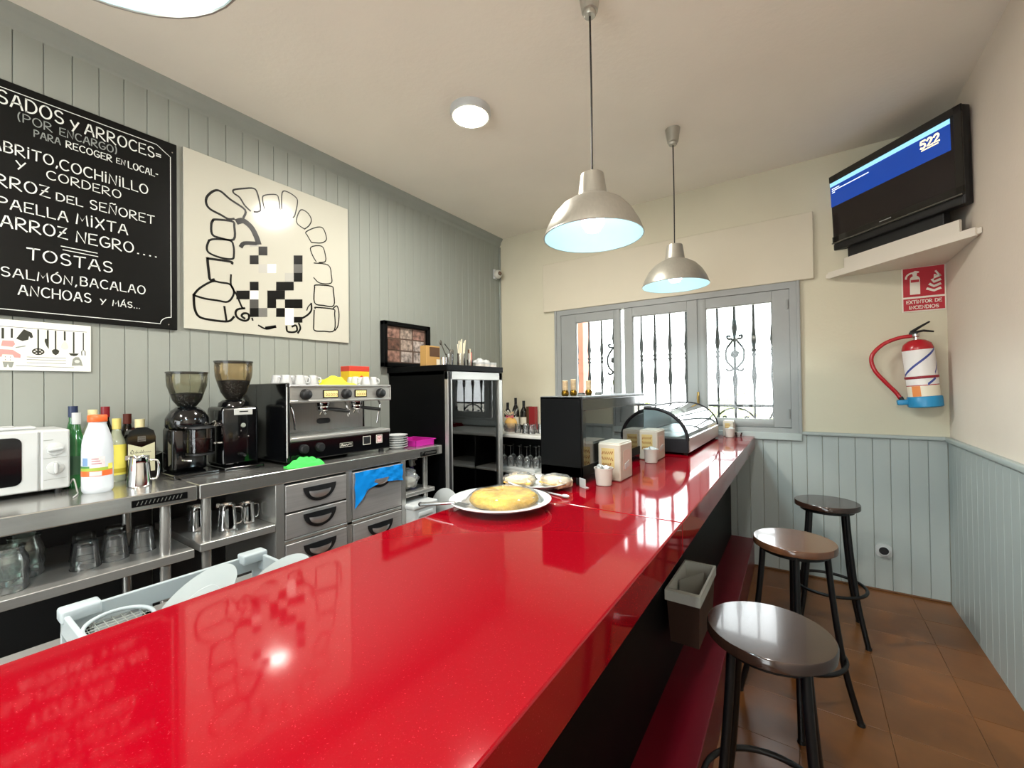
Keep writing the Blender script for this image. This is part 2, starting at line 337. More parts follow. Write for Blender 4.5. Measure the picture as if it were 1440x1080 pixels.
# ---------------------------------------------------------------- bar counter
m_red = speckled('red_quartz', '#7e0210', '#a82c3a', .06)
m_reddark = M('crimson_step_paint', '#650a1c', .3, var=.06, scale=6)
m_black = M('black_laminate', '#050607', .45, spec=.1)
m_steel = brushed('brushed_steel', '#b9b8b4', .28)
m_steelv = brushed('brushed_steel_upright', '#b5b4b0', .25, axis=2)
m_chrome = M('polished_chrome', '#d8d8d8', .08, metal=1)
m_dark_shade = M('dark_panel_and_shade', '#17181a', .5)  # dark boards, and the painted shade under the benches
m_white = M('white_plastic', '#bcc0c0', .35)
m_porc = M('white_porcelain', '#c4c7c6', .12)
m_rubber = M('black_plastic', '#111214', .45)
m_gloss = M('gloss_black', '#08090b', .12, coat=.4)
m_glass = thin_glass('clear_glass', (.985, .99, .99), 1.8, .035)
m_film = thin_glass('cling_film', (.98, .98, .98), 1.0, .05)
fx = lambda y: -.288-.0102*y
ct = thing('bar_counter', 'long glossy red quartz bar counter with black front panel', 'counter', (-.62, .4, 0))
def slab(y0, y1, z0, z1, bk, fr, name, mat):
    b = B(); t = bmesh.new()
    vs = [t.verts.new(p) for p in [(bk(y0), y0, z0), (fr(y0), y0, z0), (fr(y1), y1, z0), (bk(y1), y1, z0), (bk(y0), y0, z1), (fr(y0), y0, z1), (fr(y1), y1, z1), (bk(y1), y1, z1)]]
    for f in ((3, 2, 1, 0), (4, 5, 6, 7), (0, 1, 5, 4), (1, 2, 6, 5), (2, 3, 7, 6), (3, 0, 4, 7)): t.faces.new([vs[i] for i in f])
    bmesh.ops.bevel(t, geom=t.edges[:], offset=.004, segments=2, affect='EDGES', profile=.5)
    return b.join(t).move((.62, -.4, 0)).build(name, mat, ct)
slab(-1.6, 1.309, .925, 1.02, lambda y: -.99, fx, 'worktop_slab', m_red); slab(1.3105, 3.845, .925, 1.02, lambda y: -.985, fx, 'worktop_slab', m_red)
slab(-1.55, 3.845, 0, .925, lambda y: -.94, lambda y: -.458-.0125*y, 'base_panel', m_black)
slab(-1.5, 3.845, 0, .213, lambda y: -.47-.0125*y, lambda y: -.268-.0205*y, 'foot_step', m_reddark)
# inner work ledge behind the bar that carries the dish rack
lg = thing('steel_work_ledge', 'low steel work ledge behind the bar carrying the dish rack', 'ledge', (-1.35, .0, 0))
B().box(-.42, .355, -1.2, .83, .69, .722, .004).build('top', m_steel, lg); B().box(-.36, .35, -1.15, .78, 0, .69, .004).build('cabinet', m_dark_shade, lg)
# ---------------------------------------------------------------- pendant lamps
m_alu = brushed('spun_aluminium', '#adaba1', .35, axis=2, bump=.01, metal=.6); m_shadein = M('white_lamp_lining', '#cfe8ec', .5); m_bulb = M('glowing_bulb', '#ffffff', .5, emit=7.5, ecol='#c4efff')
m_cord = M('black_cord', '#141210', .6)
def pendant(x, y, z, r, label):
    t = thing('pendant_lamp', label, 'lamp', (x, y, z), 0, 'aluminium pendant lamps over the bar'); k = r/.205
    out = [(.205, 0), (.204, .008), (.19, .045), (.165, .09), (.13, .13), (.09, .155), (.064, .165), (.06, .175), (.052, .235), (.048, .262), (.03, .268), (.008, .27)]
    B().lathe([(a*k, b) for a, b in out], n=40).build('shade', m_alu, t)
    B().lathe([(a*k-.003, b-.003) for a, b in [(.205, .003)]+out[1:7]]+[(0, .163)], n=40).build('shade_lining', m_shadein, t)
    B().tube([(.205*k*math.cos(a*PI/20), .205*k*math.sin(a*PI/20), .001) for a in range(40)], .003, 6, closed=True).build('rim', m_alu, t)
    B().lathe([(0, .02), (.03, .026), (.045, .05), (.048, .07), (.035, .1), (.018, .125), (.016, .163)], n=20).build('bulb', m_bulb, t)
    B().tube([(0, 0, .27), (.002, 0, (ZC-z)*.6), (0, 0, ZC-z-.1)], .004, 6).build('cord', m_cord, t)
    B().lathe([(.0, ZC-z-.105), (.022, ZC-z-.105), (.026, ZC-z-.1), (.026, ZC-z-.088), (.034, ZC-z-.084), (.046, ZC-z), (0, ZC-z)], n=24).build('ceiling_cup', m_alu, t)
    l = bpy.data.lights.new('pendant_light', 'SPOT'); l.spot_size = math.radians(158); l.spot_blend = .35; l.energy = PENDANT_W; l.color = (.74, .95, 1.0); l.shadow_soft_size = .06
    lo = bpy.data.objects.new('pendant_light', l); COL.objects.link(lo); lo.parent = t; lo.location = (0, 0, .012)
    return t
pendant(-.722, 1.665, 2.05, .205, 'larger looking aluminium pendant lamp hanging mid picture over counter')
pendant(-.68, 2.87, 2.07, .205, 'aluminium pendant lamp hanging in front of the window')
pendant(-.75, .11, 2.06, .205, 'pendant lamp cut off by the top edge above the chalkboard')
pendant(-.72, -1.2, 2.06, .205, 'unseen pendant lamp added for light over the bar behind the viewer')  # unseen repeat of the lamp row, added for its light
# round ceiling lights
m_disc = M('lit_opal_disc', '#fff6e2', .5, emit=14, ecol='#fff1d6')
def ceiling_disc(x, y, label, power=1.):
    t = thing('ceiling_light', label, 'ceiling light', (x, y, ZC), 0, 'round ceiling lights')
    B().lathe([(0, 0), (.12, 0), (.12, -.03), (.112, -.045), (.105, -.045), (.1, -.04), (0, -.04)], n=40).build('ring', m_white, t)
    B().lathe([(.103, -.043), (.09, -.052), (.05, -.058), (0, -.06)], n=40).build('diffuser', m_disc, t)
    l = bpy.data.lights.new('disc_light', 'AREA'); l.shape = 'DISK'; l.size = .18; l.energy = DISC_W*power; l.color = (1, .95, .87)
    lo = bpy.data.objects.new('disc_light', l); COL.objects.link(lo); lo.parent = t; lo.location = (0, 0, -.066)
ceiling_disc(-1.623, 1.958, 'round lit opal ceiling light above the back bar')
ceiling_disc(-1.62, -.7, 'unseen round ceiling light added behind the viewer above back bar'); ceiling_disc(-.05, -.4, 'unseen round ceiling light added behind viewer to brighten right wall', 1.05)  # both unseen, added to brighten the room and the right wall
# ---------------------------------------------------------------- chalkboard
m_slate = M('black_slate_board', '#060808', .42, var=.2, scale=3, spec=.2); m_chalk = M('white_chalk', '#d9dfdc', .9)
m_chalk2 = M('faint_grey_chalk', '#8b9290', .9)
XB = XL+.0155
cb = thing('chalkboard', 'large black menu chalkboard with white hand lettering on grey boards', 'chalkboard', (XB, .37, 1.756))
def P(dx): return lambda u, v: (dx, u-.37, v-1.756)
B().box(0, .013, -.5, .5, 0, 1.004, .002, 1).build('slate', m_slate, cb)
fn = P(.0137)
LINES = [('ASADOS', .205, 2.655, .236, .055), ('y', .466, 2.647, .024, .055), ('ARROCES=', .513, 2.648, .286, .052), ('(POR', .305, 2.604, .10, .036), ('ENCARGO)', .431, 2.602, .194, .034), ('PARA', .352, 2.557, .08, .03), ('RECOGER', .451, 2.555, .156, .03),
 ('EN', .625, 2.558, .032, .025), ('LOCAL-', .669, 2.552, .118, .032), ('CABRITO,', .195, 2.452, .228, .044), ('COCHINILLO', .431, 2.446, .314, .046), ('y', .3, 2.398, .025, .04), ('CORDERO', .39, 2.386, .25, .038), ('ARROZ', .2, 2.302, .198, .048),
 ('DEL', .42, 2.299, .084, .034), ('SE\u00d1ORET', .53, 2.299, .241, .042), ('PAELLA', .25, 2.212, .205, .044), ('MIXTA', .484, 2.213, .181, .048), ('ARROZ', .257, 2.131, .196, .05), ('NEGRO', .484, 2.128, .203, .05), ('....', .702, 2.128, .08, .05),
 ('TOSTAS', .331, 2.01, .276, .05), ('SALM\u00d3N,', .258, 1.922, .226, .039), ('BACALAO', .497, 1.926, .236, .041), ('ANCHOAS', .306, 1.851, .225, .042), ('y', .565, 1.852, .018, .03), ('M\u00c1S...', .609, 1.849, .103, .028)]
for i, (t, u, v, w, h) in enumerate(LINES):
    b = B(); write(b, t, u, v, h, fn, w, .056 if h > .035 else .066, .24); b.build('lettering', m_chalk2 if i in (3, 4, 5) else m_chalk, cb)
b = B(); ribbon(b, [(.434, 2.094), (.554, 2.092)], .0017, fn); ribbon(b, [(.44, 2.079), (.556, 2.076)], .0017, fn); b.build('underline', m_chalk, cb)
b = B()
q = [(-.10, 1.821), (-.10, 2.682)]+[(-.07, 2.70), (-.04, 2.723), (.783, 2.723), (.815, 2.7), (.842, 2.682), (.842, 1.821)]+arc(.842, 1.782, .046, .039, 90, 180, 6)+[(-.055, 1.782)]+arc(-.10, 1.782, .045, .039, 0, 90, 6)
ribbon(b, q, .0016, fn); b.build('border_line', m_chalk, cb)
for u, v in ((.831, 1.782), (.85, 2.71)):
    b = B(); b.lathe([(0, 0), (.003, 0), (.003, .001), (0, .001)], fn(u, v), 8, axis='x'); b.build('screw', m_chrome, cb)
# ---------------------------------------------------------------- poster
pt = thing('poster_panel', 'glossy white panel with black drawn stone arch beside chalkboard', 'poster', (XB, 1.41, 1.77))
m_poster = M('glossy_white_panel', '#bdbdb1', .13)
B().box(0, .012, -.51, .51, 0, 1.0, .002, 1).build('panel', m_poster, pt)
fp = lambda u, v: (.0128, u-1.41, v-1.77)
m_ink = M('black_ink', '#080906', .35, spec=.2)
ART=[(0.0063,[(1.202,2.474),(1.211,2.524),(1.13,2.559),(1.08,2.588),(1.046,2.578),(1.012,2.533),(1.007,2.493),(1.026,2.466),(1.079,2.451),(1.119,2.439),(1.149,2.449)]),
(0.005,[(1.24,2.528),(1.208,2.552),(1.181,2.589),(1.15,2.603),(1.15,2.623),(1.203,2.651),(1.263,2.674),(1.285,2.644),(1.301,2.56),(1.284,2.537),(1.264,2.53)]),
(0.0037,[(1.324,2.568),(1.313,2.625),(1.325,2.655),(1.396,2.685),(1.413,2.661),(1.422,2.595)]),
(0.0037,[(1.431,2.605),(1.435,2.712),(1.47,2.731),(1.527,2.714),(1.536,2.679),(1.519,2.596),(1.506,2.573)]),
(0.0037,[(1.585,2.52),(1.538,2.538),(1.53,2.574),(1.559,2.642),(1.606,2.638),(1.633,2.601),(1.619,2.557),(1.585,2.52)]),
(0.0037,[(1.632,2.442),(1.605,2.48),(1.595,2.504),(1.667,2.556),(1.717,2.567),(1.742,2.52),(1.741,2.486),(1.702,2.457),(1.632,2.442)]),
(0.0037,[(1.665,2.318),(1.638,2.358),(1.629,2.408),(1.709,2.436),(1.735,2.382),(1.734,2.334),(1.687,2.316)]),
(0.0037,[(1.651,2.304),(1.759,2.313),(1.781,2.242),(1.777,2.189),(1.692,2.173),(1.648,2.201)]),
(0.0044,[(1.653,2.136),(1.664,2.154),(1.78,2.167),(1.795,2.135),(1.798,2.032),(1.72,2.02),(1.652,2.029),(1.653,2.136)]),
(0.0044,[(1.656,1.99),(1.663,1.998),(1.793,2.004),(1.804,1.971),(1.8,1.853),(1.718,1.838),(1.65,1.837),(1.645,1.883),(1.649,1.976)]),
(0.0044,[(1.793,2.011),(1.824,2.032),(1.839,1.976),(1.83,1.891),(1.807,1.854)]),
(0.0063,[(1.04,2.405),(1.054,2.415),(1.139,2.431),(1.151,2.406),(1.147,2.325),(1.069,2.314),(1.035,2.326),(1.032,2.381),(1.04,2.405)]),
(0.0056,[(1.02,2.284),(1.049,2.3),(1.128,2.314),(1.146,2.285),(1.148,2.234),(1.138,2.207),(1.078,2.2),(1.02,2.213),(1.009,2.243),(1.02,2.284)]),
(0.0069,[(1.138,2.18),(1.128,2.189),(1.02,2.18),(1.012,2.178),(1.018,2.103),(1.024,2.061),(1.043,2.065)]),
(0.0056,[(0.945,1.96),(0.973,2.002),(1.033,2.052),(1.077,2.055),(1.127,2.053),(1.147,2.006),(1.116,1.95),(1.057,1.948),(1.0,1.948),(0.954,1.956)]),
(0.0063,[(0.945,1.96),(0.949,1.886),(0.972,1.841),(1.037,1.831),(1.116,1.834),(1.146,1.864)]),
(0.0056,[(1.096,1.917),(1.106,1.842)]),
(0.005,[(1.132,2.111),(1.132,2.049),(1.162,1.997),(1.188,1.933),(1.199,1.923)]),
(0.0063,[(1.204,1.924),(1.167,1.912),(1.155,1.888),(1.167,1.861),(1.204,1.848),(1.228,1.863),(1.225,1.892),(1.199,1.892),(1.188,1.875),(1.204,1.863)]),
(0.0163,[(1.172,2.441),(1.202,2.454),(1.245,2.429),(1.272,2.384),(1.286,2.346)]),
(0.0112,[(1.188,2.296),(1.206,2.319),(1.266,2.335)]),
(0.005,[(1.285,1.829),(1.331,1.812),(1.384,1.83)]),
(0.0088,[(1.331,1.819),(1.384,1.833)]),
(0.0063,[(1.628,2.019),(1.628,1.973),(1.6,1.936),(1.553,1.904)]),
(0.0037,[(1.628,2.019),(1.607,1.996),(1.596,1.969)]),
(0.0063,[(1.457,1.842),(1.463,1.811),(1.501,1.809),(1.527,1.824),(1.52,1.856),(1.495,1.846)]),
(0.0063,[(1.54,1.871),(1.55,1.84),(1.533,1.808)]),
(0.005,[(1.247,1.869),(1.25,1.858)]),
]
MOSAIC=[(0.02,[(1.287,2.266),(1.34,2.279),(1.34,2.335),(1.287,2.321)]),
(0.03,[(1.236,2.199),(1.287,2.211),(1.287,2.266),(1.236,2.253)]),
(0.42,[(1.286,2.156),(1.339,2.167),(1.339,2.223),(1.287,2.211)]),
(0.85,[(1.339,2.167),(1.393,2.179),(1.394,2.236),(1.339,2.223)]),
(0.02,[(1.507,2.145),(1.567,2.157),(1.569,2.336),(1.508,2.321)]),
(0.08,[(1.507,2.204),(1.568,2.217),(1.568,2.276),(1.508,2.262)]),
(0.4,[(1.449,2.134),(1.507,2.145),(1.507,2.204),(1.449,2.191)]),
(0.03,[(1.235,2.037),(1.286,2.046),(1.286,2.101),(1.235,2.091)]),
(0.02,[(1.392,2.066),(1.507,2.087),(1.507,2.145),(1.393,2.122)]),
(0.02,[(1.16,1.971),(1.234,1.983),(1.235,2.037),(1.16,2.023)]),
(0.02,[(1.338,2.0),(1.448,2.018),(1.449,2.076),(1.338,2.056)]),
(0.75,[(1.234,1.983),(1.285,1.991),(1.286,2.046),(1.235,2.037)]),
(0.05,[(1.234,1.929),(1.285,1.937),(1.285,1.991),(1.234,1.983)]),
(0.02,[(1.337,1.945),(1.392,1.953),(1.392,2.009),(1.338,2.0)]),
(0.02,[(1.448,1.961),(1.566,1.978),(1.566,2.038),(1.448,2.018)]),
(0.02,[(1.234,1.875),(1.285,1.882),(1.285,1.937),(1.234,1.929)]),
(0.15,[(1.285,1.882),(1.337,1.889),(1.337,1.945),(1.285,1.937)]),
(0.02,[(1.391,1.896),(1.447,1.903),(1.448,1.961),(1.392,1.953)]),
(0.9,[(1.447,1.851),(1.505,1.858),(1.506,1.969),(1.448,1.961)]),
(0.02,[(1.505,1.873),(1.565,1.88),(1.565,1.919),(1.505,1.911)]),
(0.3,[(1.236,2.307),(1.287,2.321),(1.288,2.347),(1.237,2.333)]),
]

for w, pl in ART:
    b = B(); ribbon(b, smooth_line(pl, 4) if len(pl) > 2 else pl, w, fp); b.build('ink_stroke', m_ink, pt)
for v, qd in MOSAIC:
    g = tuple([v, v, v*.92]); b = B(); b.poly([(.0126+(.0008 if v in (.08, .9) else .0), u-1.41, z-1.77) for u, z in qd], [(0, 1, 2, 3)])
    b.build('printed_square', m_ink if v <= .03 else M('print_grey_%d' % int(v*100), g, .4), pt)
# ---------------------------------------------------------------- utensil sign
us = thing('utensil_sign', 'small white sign printed with hanging kitchen utensils under chalkboard', 'sign', (XB, .36, 1.523))
B().box(0, .006, -.18, .173, 0, .217, .001, 1).build('plate', M('white_print_card', '#e4e8e2', .5), us)
fu = lambda u, v: (.0066, u-.36, v-1.523)
m_olive = M('dark_olive_print', '#2b2f26', .5); m_pgrey = M('grey_print', '#8c9189', .5); m_pink = M('pink_print', '#cf9490', .5); m_pale = M('pale_print', '#c9cfca', .5); m_cream = M('cream_print', '#ede6da', .5)
def shape(pts, mat, name='print', lift=0.): b = B(); b.poly([(fu(*p)[0]+lift,)+fu(*p)[1:] for p in pts], [list(range(len(pts)))]); b.build(name, mat, us)
def stroke(pts, w, mat, name='print'): b = B(); ribbon(b, pts, w, fu); b.build(name, mat, us)
stroke([(.19, 1.709), (.518, 1.71)], .001, m_olive, 'printed_rail')
def utensil(y, zt, zb, hw): stroke([(y, zt), (y, zb)], hw, m_olive, 'printed_utensil')
utensil(.263, 1.70, 1.66, .0035); utensil(.288, 1.70, 1.665, .003); shape([(.322, 1.703), (.345, 1.69), (.349, 1.67), (.342, 1.665), (.337, 1.675), (.335, 1.658), (.318, 1.651), (.3, 1.66), (.31, 1.68)], m_olive, 'printed_mitt')
utensil(.364, 1.705, 1.62, .0025); shape(arc(.364, 1.608, .019, .015, 0, 350, 14), m_olive, 'printed_skimmer')
for a in range(6):
    shape(arc(.364+.011*math.cos(a*PI/3), 1.608+.008*math.sin(a*PI/3), .003, .0025, 0, 315, 7), m_cream, lift=.0003)
utensil(.393, 1.704, 1.665, .003); shape([(.396, 1.667), (.396, 1.621), (.389, 1.635), (.383, 1.655), (.384, 1.667)], m_olive, 'printed_knife')
utensil(.417, 1.704, 1.62, .0025); shape([(.405, 1.615), (.411, 1.622), (.423, 1.622), (.429, 1.615), (.426, 1.603), (.417, 1.595), (.408, 1.603)], m_olive, 'printed_spoon')
utensil(.446, 1.704, 1.667, .003); shape([(.446, 1.665), (.456, 1.645), (.458, 1.632), (.451, 1.623), (.441, 1.623), (.434, 1.632), (.436, 1.645)], m_pale, 'printed_whisk')
utensil(.475, 1.704, 1.61, .0025); shape([(.458, 1.607), (.492, 1.607), (.485, 1.597), (.475, 1.594), (.465, 1.597)], m_olive, 'printed_ladle')
utensil(.507, 1.704, 1.625, .002); stroke([(.502, 1.6), (.501, 1.617), (.507, 1.626), (.513, 1.617), (.513, 1.6)], .0015, m_olive, 'printed_fork')
for v in (1.583, 1.572, 1.558): stroke([(.331, v), (.449, v)], .0013, m_pgrey, 'printed_text_line')
stroke([(.30, 1.544), (.475, 1.541)], .0013, m_pgrey, 'printed_text_line')
shape([(.468, 1.549), (.472, 1.58), (.48, 1.59), (.492, 1.59), (.5, 1.575), (.505, 1.549), (.495, 1.552), (.478, 1.55)], m_pgrey, 'printed_pot'); shape(arc(.486, 1.57, .009, .008, 0, 330, 10), m_pale, lift=.0003)
shape([(.267, 1.633), (.262, 1.653), (.27, 1.662), (.285, 1.662), (.293, 1.653), (.29, 1.633)], m_cream, 'printed_hat'); shape([(.258, 1.626), (.262, 1.65), (.293, 1.65), (.297, 1.636), (.29, 1.624)], m_pink, 'printed_hat', .0002)
shape([(.23, 1.595), (.25, 1.612), (.29, 1.612), (.313, 1.592), (.312, 1.578), (.245, 1.58)], m_pink, 'printed_sleeve'); shape([(.255, 1.56), (.262, 1.59), (.29, 1.59), (.303, 1.56)], m_cream, 'printed_jacket', .0004)
shape([(.262, 1.56), (.266, 1.536), (.273, 1.536), (.277, 1.552), (.281, 1.536), (.289, 1.536), (.294, 1.56)], m_pgrey, 'printed_trousers'); stroke([(.3, 1.622), (.325, 1.63)], .0025, m_pgrey, 'printed_spoon')
for u, v in ((.27, 1.58), (.284, 1.58), (.27, 1.568), (.284, 1.568)): shape(arc(u, v, .0018, .0018, 0, 300, 6), m_olive, lift=.0007)
# ---------------------------------------------------------------- motion sensor in the corner
t = thing('motion_sensor', 'small white motion sensor in the far left wall corner', 'sensor', (XB, 3.755, 2.67))
B().box(0, .02, -.03, .03, -.05, .06, .008).build('bracket', m_white, t); B().ico((.05, 0, 0), .045, 3, (1, 1, 1.05)).build('housing', M('offwhite_plastic', '#c9c7bd', .4), t); B().ico((.078, -.012, .0), .026, 2).build('lens', M('brown_lens', '#5d4a3c', .2), t)
# ---------------------------------------------------------------- photo frame standing on the fridge
t = thing('photo_frame', 'deep black frame with photo collage leaning on wall above fridge', 'picture frame', (-2.775, 2.465, 1.606))
b = B()
for a in ((-.255, -.22, 0, .37), (.22, .255, 0, .37), (-.255, .255, 0, .035), (-.255, .255, .335, .37)): b.box(-.02, .03, a[0], a[1], a[2], a[3], .004)
b.build('frame', m_black, t); B().box(-.015, 0, -.23, .23, .02, .35).build('backing', M('brown_mount', '#5d4b40', .7), t)
rd = random.Random(5)
for i in range(3):
    for j in range(3):
        c = [(150, 120, 105), (190, 170, 155), (120, 85, 70), (205, 190, 180), (170, 130, 115)][rd.randrange(5)]; s_ = .75
        B().box(0, .004, -.205+i*.138+rd.uniform(0, .01), -.08+i*.138, .045+j*.098, .132+j*.098).build('photo', M('photo_print_%d' % (i*3+j), tuple((q/255*s_)**2.2 for q in c), .4, var=.75, scale=28), t)
# ---------------------------------------------------------------- fire sign
t = thing('extinguisher_sign', 'red and white fire extinguisher sign on wall under TV shelf', 'sign', (.657, YF-.003, 1.895))
m_sred = M('sign_red', '#b3142a', .35); m_swhite = M('sign_white', '#e4ded2', .4)
B().box(-.107, .107, -.003, .002, 0, .3, .001, 1).build('plate', m_swhite, t)
fs = lambda u, v: (u, -.0042, v)
def sp(pts, mat, name, lift=0.): b = B(); b.poly([(u, -.0036-lift, v) for u, v in pts], [list(range(len(pts)))]); b.build(name, mat, t)
sp([(-.1, .1), (.1, .1), (.1, .292), (-.1, .292)], m_sred, 'pictogram_field'); sp([(-.1, .008), (.1, .008), (.1, .088), (-.1, .088)], m_sred, 'text_field')
sp([(-.066, .115), (-.016, .115), (-.016, .215)]+arc(-.041, .215, .025, .025, 0, 180, 8)+[(-.066, .215)], m_swhite, 'printed_cylinder', .0005); sp([(-.061, .196), (-.02, .196), (-.02, .213), (-.061, .213)], m_sred, 'printed_band', .001)
sp([(-.05, .236), (-.032, .236), (-.03, .256), (-.02, .258), (-.02, .266), (-.04, .272), (-.055, .262)], m_swhite, 'printed_valve', .0005); b = B(); ribbon(b, arc(-.05, .225, .035, .035, 80, 180, 8), .005, fs); b.build('printed_hose', m_swhite, t)
for i in range(4):
    o = .028*i; b = B(); ribbon(b, [(.02+.012*i, .145+o), (.05, .13+o), (.078, .142+o)], .0075, fs); b.build('printed_flame', m_swhite, t)
b = B(); ribbon(b, [(.06, .255), (.072, .235), (.08, .225)], .005, fs); b.build('printed_flame', m_swhite, t)
for tx, u, v, w in (('EXTINTOR DE', -.084, .056, .168), ('INCENDIOS', -.07, .019, .14)): b = B(); write(b, tx, u, v, .02, fs, w, .11, .22); b.build('lettering', m_swhite, t)
# ---------------------------------------------------------------- fire extinguisher (hung on the wall, leaning)
t = thing('fire_extinguisher', 'red fire extinguisher with white label and blue base under sign', 'fire extinguisher', (.64, 3.765, 1.265)); t.rotation_euler = (0, math.radians(-5), 0)
m_ered = M('extinguisher_red', '#b01624', .25, coat=.3)
B().lathe([(0, .06), (.072, .06), (.078, .075), (.078, .38), (.07, .41), (.045, .432), (.02, .44), (0, .44)], n=32).build('cylinder', m_ered, t)
B().lathe([(0, 0), (.078, 0), (.088, .006), (.088, .066), (.082, .072), (.08, .062), (0, .062)], n=8, a0=PI/8, a1=2*PI+PI/8).build('base', M('blue_plastic', '#1f86b8', .4), t)
lab = B().lathe([(.0788, .2), (.0788, .37)], n=26, a0=PI*1.02, a1=PI*1.98).build('label_sheet', M('white_label', '#e6e4e2', .45), t)
B().lathe([(.0788, .145), (.0788, .185)], n=26, a0=PI*1.02, a1=PI*1.98).build('label_sheet', M('white_label', '#e6e4e2', .45), t); B().lathe([(.0788, .072), (.0788, .14)], n=26, a0=PI*1.02, a1=PI*1.98).build('label_sheet', M('cream_label', '#e4dcc8', .5), t)
B().lathe([(.0794, .073), (.0794, .139)], n=6, a0=PI*1.22, a1=PI*1.4).build('orange_panel', M('orange_print', '#e08a4a', .5), t)
def cyl(a, z, r=.0796): return (r*math.cos(a), r*math.sin(a), z)
for (a0, z0, a1, z1) in ((1.05, .21, 1.85, .37), (1.55, .147, 1.75, .185), (1.75, .215, 1.97, .31)):
    b = B(); n = 12; vs = []
    for i in range(n+1):
        k = i/n; a = PI*(a0+(a1-a0)*k); z = z0+(z1-z0)*k; vs += [cyl(a, z-.008), cyl(a, z+.008)]
    b.poly(vs, [(2*i, 2*i+2, 2*i+3, 2*i+1) for i in range(n)]); b.build('blue_swoosh', M('blue_print', '#34438f', .5), t)
B().lathe([(.081, .186), (.083, .19), (.083, .198), (.081, .202)], n=32).build('strap', M('dark_red_strap', '#8c1426', .4), t)
B().lathe([(0, .44), (.016, .44), (.016, .455), (.022, .46), (.022, .475), (0, .478)], n=14).build('valve', m_chrome, t)
b = B(); b.box(-.03, .012, -.01, .01, .47, .492, .003); b.tube([(-.02, 0, .49), (.02, 0, .515), (.075, 0, .545)], [.011, .009, .006], 6); b.build('lever', m_rubber, t); B().tube([(.0, 0, .488), (.04, 0, .492), (.088, 0, .478)], [.008, .008, .006], 6).build('carry_handle', m_rubber, t)
B().tube(smooth_line([(-.018, 0, .467), (-.09, 0, .462), (-.17, 0, .43), (-.232, -.01, .36), (-.228, -.015, .27), (-.18, -.01, .18), (-.135, 0, .11), (-.115, 0, .066)], 5), .0125, 10).build('hose', m_ered, t); B().tube([(-.115, 0, .075), (-.108, 0, .05)], .014, 10).build('hose_tip', m_rubber, t)
B().box(-.135, -.07, -.02, .02, .022, .056, .006).build('hose_clip', MATS['blue_plastic'], t); B().box(-.012, .02, .076, .098, .25, .4).build('wall_bracket', m_rubber, t)
# ---------------------------------------------------------------- corner shelf and television
t = thing('corner_shelf', 'white triangular shelf in the right corner under television', 'shelf', (.5, 3.6, 2.19))
o = [(.14, YF-.003), (XR-.003, 3.17), (XR-.003, YF-.003)]
B().prism([(x-.5, y-3.6) for x, y in o], 0, .03).build('board', M('white_shelf_paint', '#dcd5c8', .5), t)
d = Vector((.627, -.687)).normalized(); nn = Vector((d.y, -d.x))
def bar(p0, p1, th, z0, z1): q = [p0, p1, p1-nn*th, p0-nn*th]; return B().prism([(v.x-.5, v.y-3.6) for v in q], z0, z1)
A0 = Vector((.14, YF-.003)); A1 = Vector((XR-.003, 3.17)); inn = -nn
bar(A0+inn*0+d*.03, A1+inn*0-d*.02, -.012, -.008, .036).build('front_edge', MATS['white_shelf_paint'], t)
nn_in = inn if (Vector((.7, 3.8))-A0).dot(inn) > 0 else -inn
f0 = A0+nn_in*.06+d*.09; f1 = A1+nn_in*.06-d*.14
q = [f0, f1, f1+nn_in*.016, f0+nn_in*.016]; B().prism([(v.x-.5, v.y-3.6) for v in q], .03, .125).build('upright_panel', MATS['white_shelf_paint'], t)
b = B()
for s_ in (.3, .75):
    p_ = A0+d*(.93*s_)+nn_in*.1; b.box(p_.x-.5-.01, p_.x-.5+.01, p_.y-3.6-.01, p_.y-3.6+.01, -.06, 0)
# set top box behind the panel
g0 = A0+nn_in*.085+d*.16; g1 = A0+nn_in*.085+d*.6; q = [g0, g1, g1+nn_in*.16, g0+nn_in*.16]
b = B().prism([(v.x-.45, v.y-3.6) for v in q], 0, .1); tb = thing('set_top_box', 'dark set top box on the corner shelf below television', 'media box', (.45, 3.6, 2.221)); b.build('case', m_rubber, tb)
B().prism([(v.x-.45, v.y-3.6) for v in (g0-nn_in*.003+d*.05, g1-nn_in*.003-d*.05, g1-d*.05, g0+d*.05)], .03, .07).build('display_strip', m_gloss, tb)
# TV local: x right along screen, -y to viewer, z up
TVW, TVH = .86, .54
tv = thing('television', 'black flat television showing blue screen with number 522 in corner', 'television', (.443, 3.585, 2.385), -.84); tv.rotation_euler = (math.radians(1.3), 0, -.84)
B().box(-TVW/2, TVW/2, 0, .055, 0, TVH, .008).build('casing', m_rubber, tv)
B().box(-TVW/2+.12, TVW/2-.12, .055, .1, .05, TVH-.08, .015).build('rear_bulge', m_rubber, tv)
bz = B(); bz.box(-TVW/2, TVW/2, -.008, .004, TVH-.045, TVH, .003); bz.box(-TVW/2, -TVW/2+.035, -.008, .004, .05, TVH, .003); bz.box(TVW/2-.04, TVW/2, -.008, .004, .05, TVH, .003); bz.box(-TVW/2, TVW/2, -.008, .004, .055, .1, .003); bz.build('bezel', m_gloss, tv)
B().box(-TVW/2+.008, TVW/2-.008, -.012, .002, .048, .058, .003).build('silver_trim', M('satin_trim', '#6b6862', .4, metal=.8), tv)
B().box(-TVW/2+.01, TVW/2-.01, -.004, .02, .0, .046, .006).build('speaker_bar', m_rubber, tv)
SX0, SX1 = -TVW/2+.035, TVW/2-.04
B().box(SX0, SX1, -.003, .001, .1, TVH-.045).build('screen', M('dark_screen', '#1d1517', .25), tv)
SH = TVH-.145; z1 = TVH-.05; z0 = z1-SH*.44
B().box(SX0+.012, SX1-.015, -.0045, -.002, z0, z1).build('blue_picture', M('screen_blue', '#0d3480', .3, emit=.42, ecol='#0f3f9c'), tv)
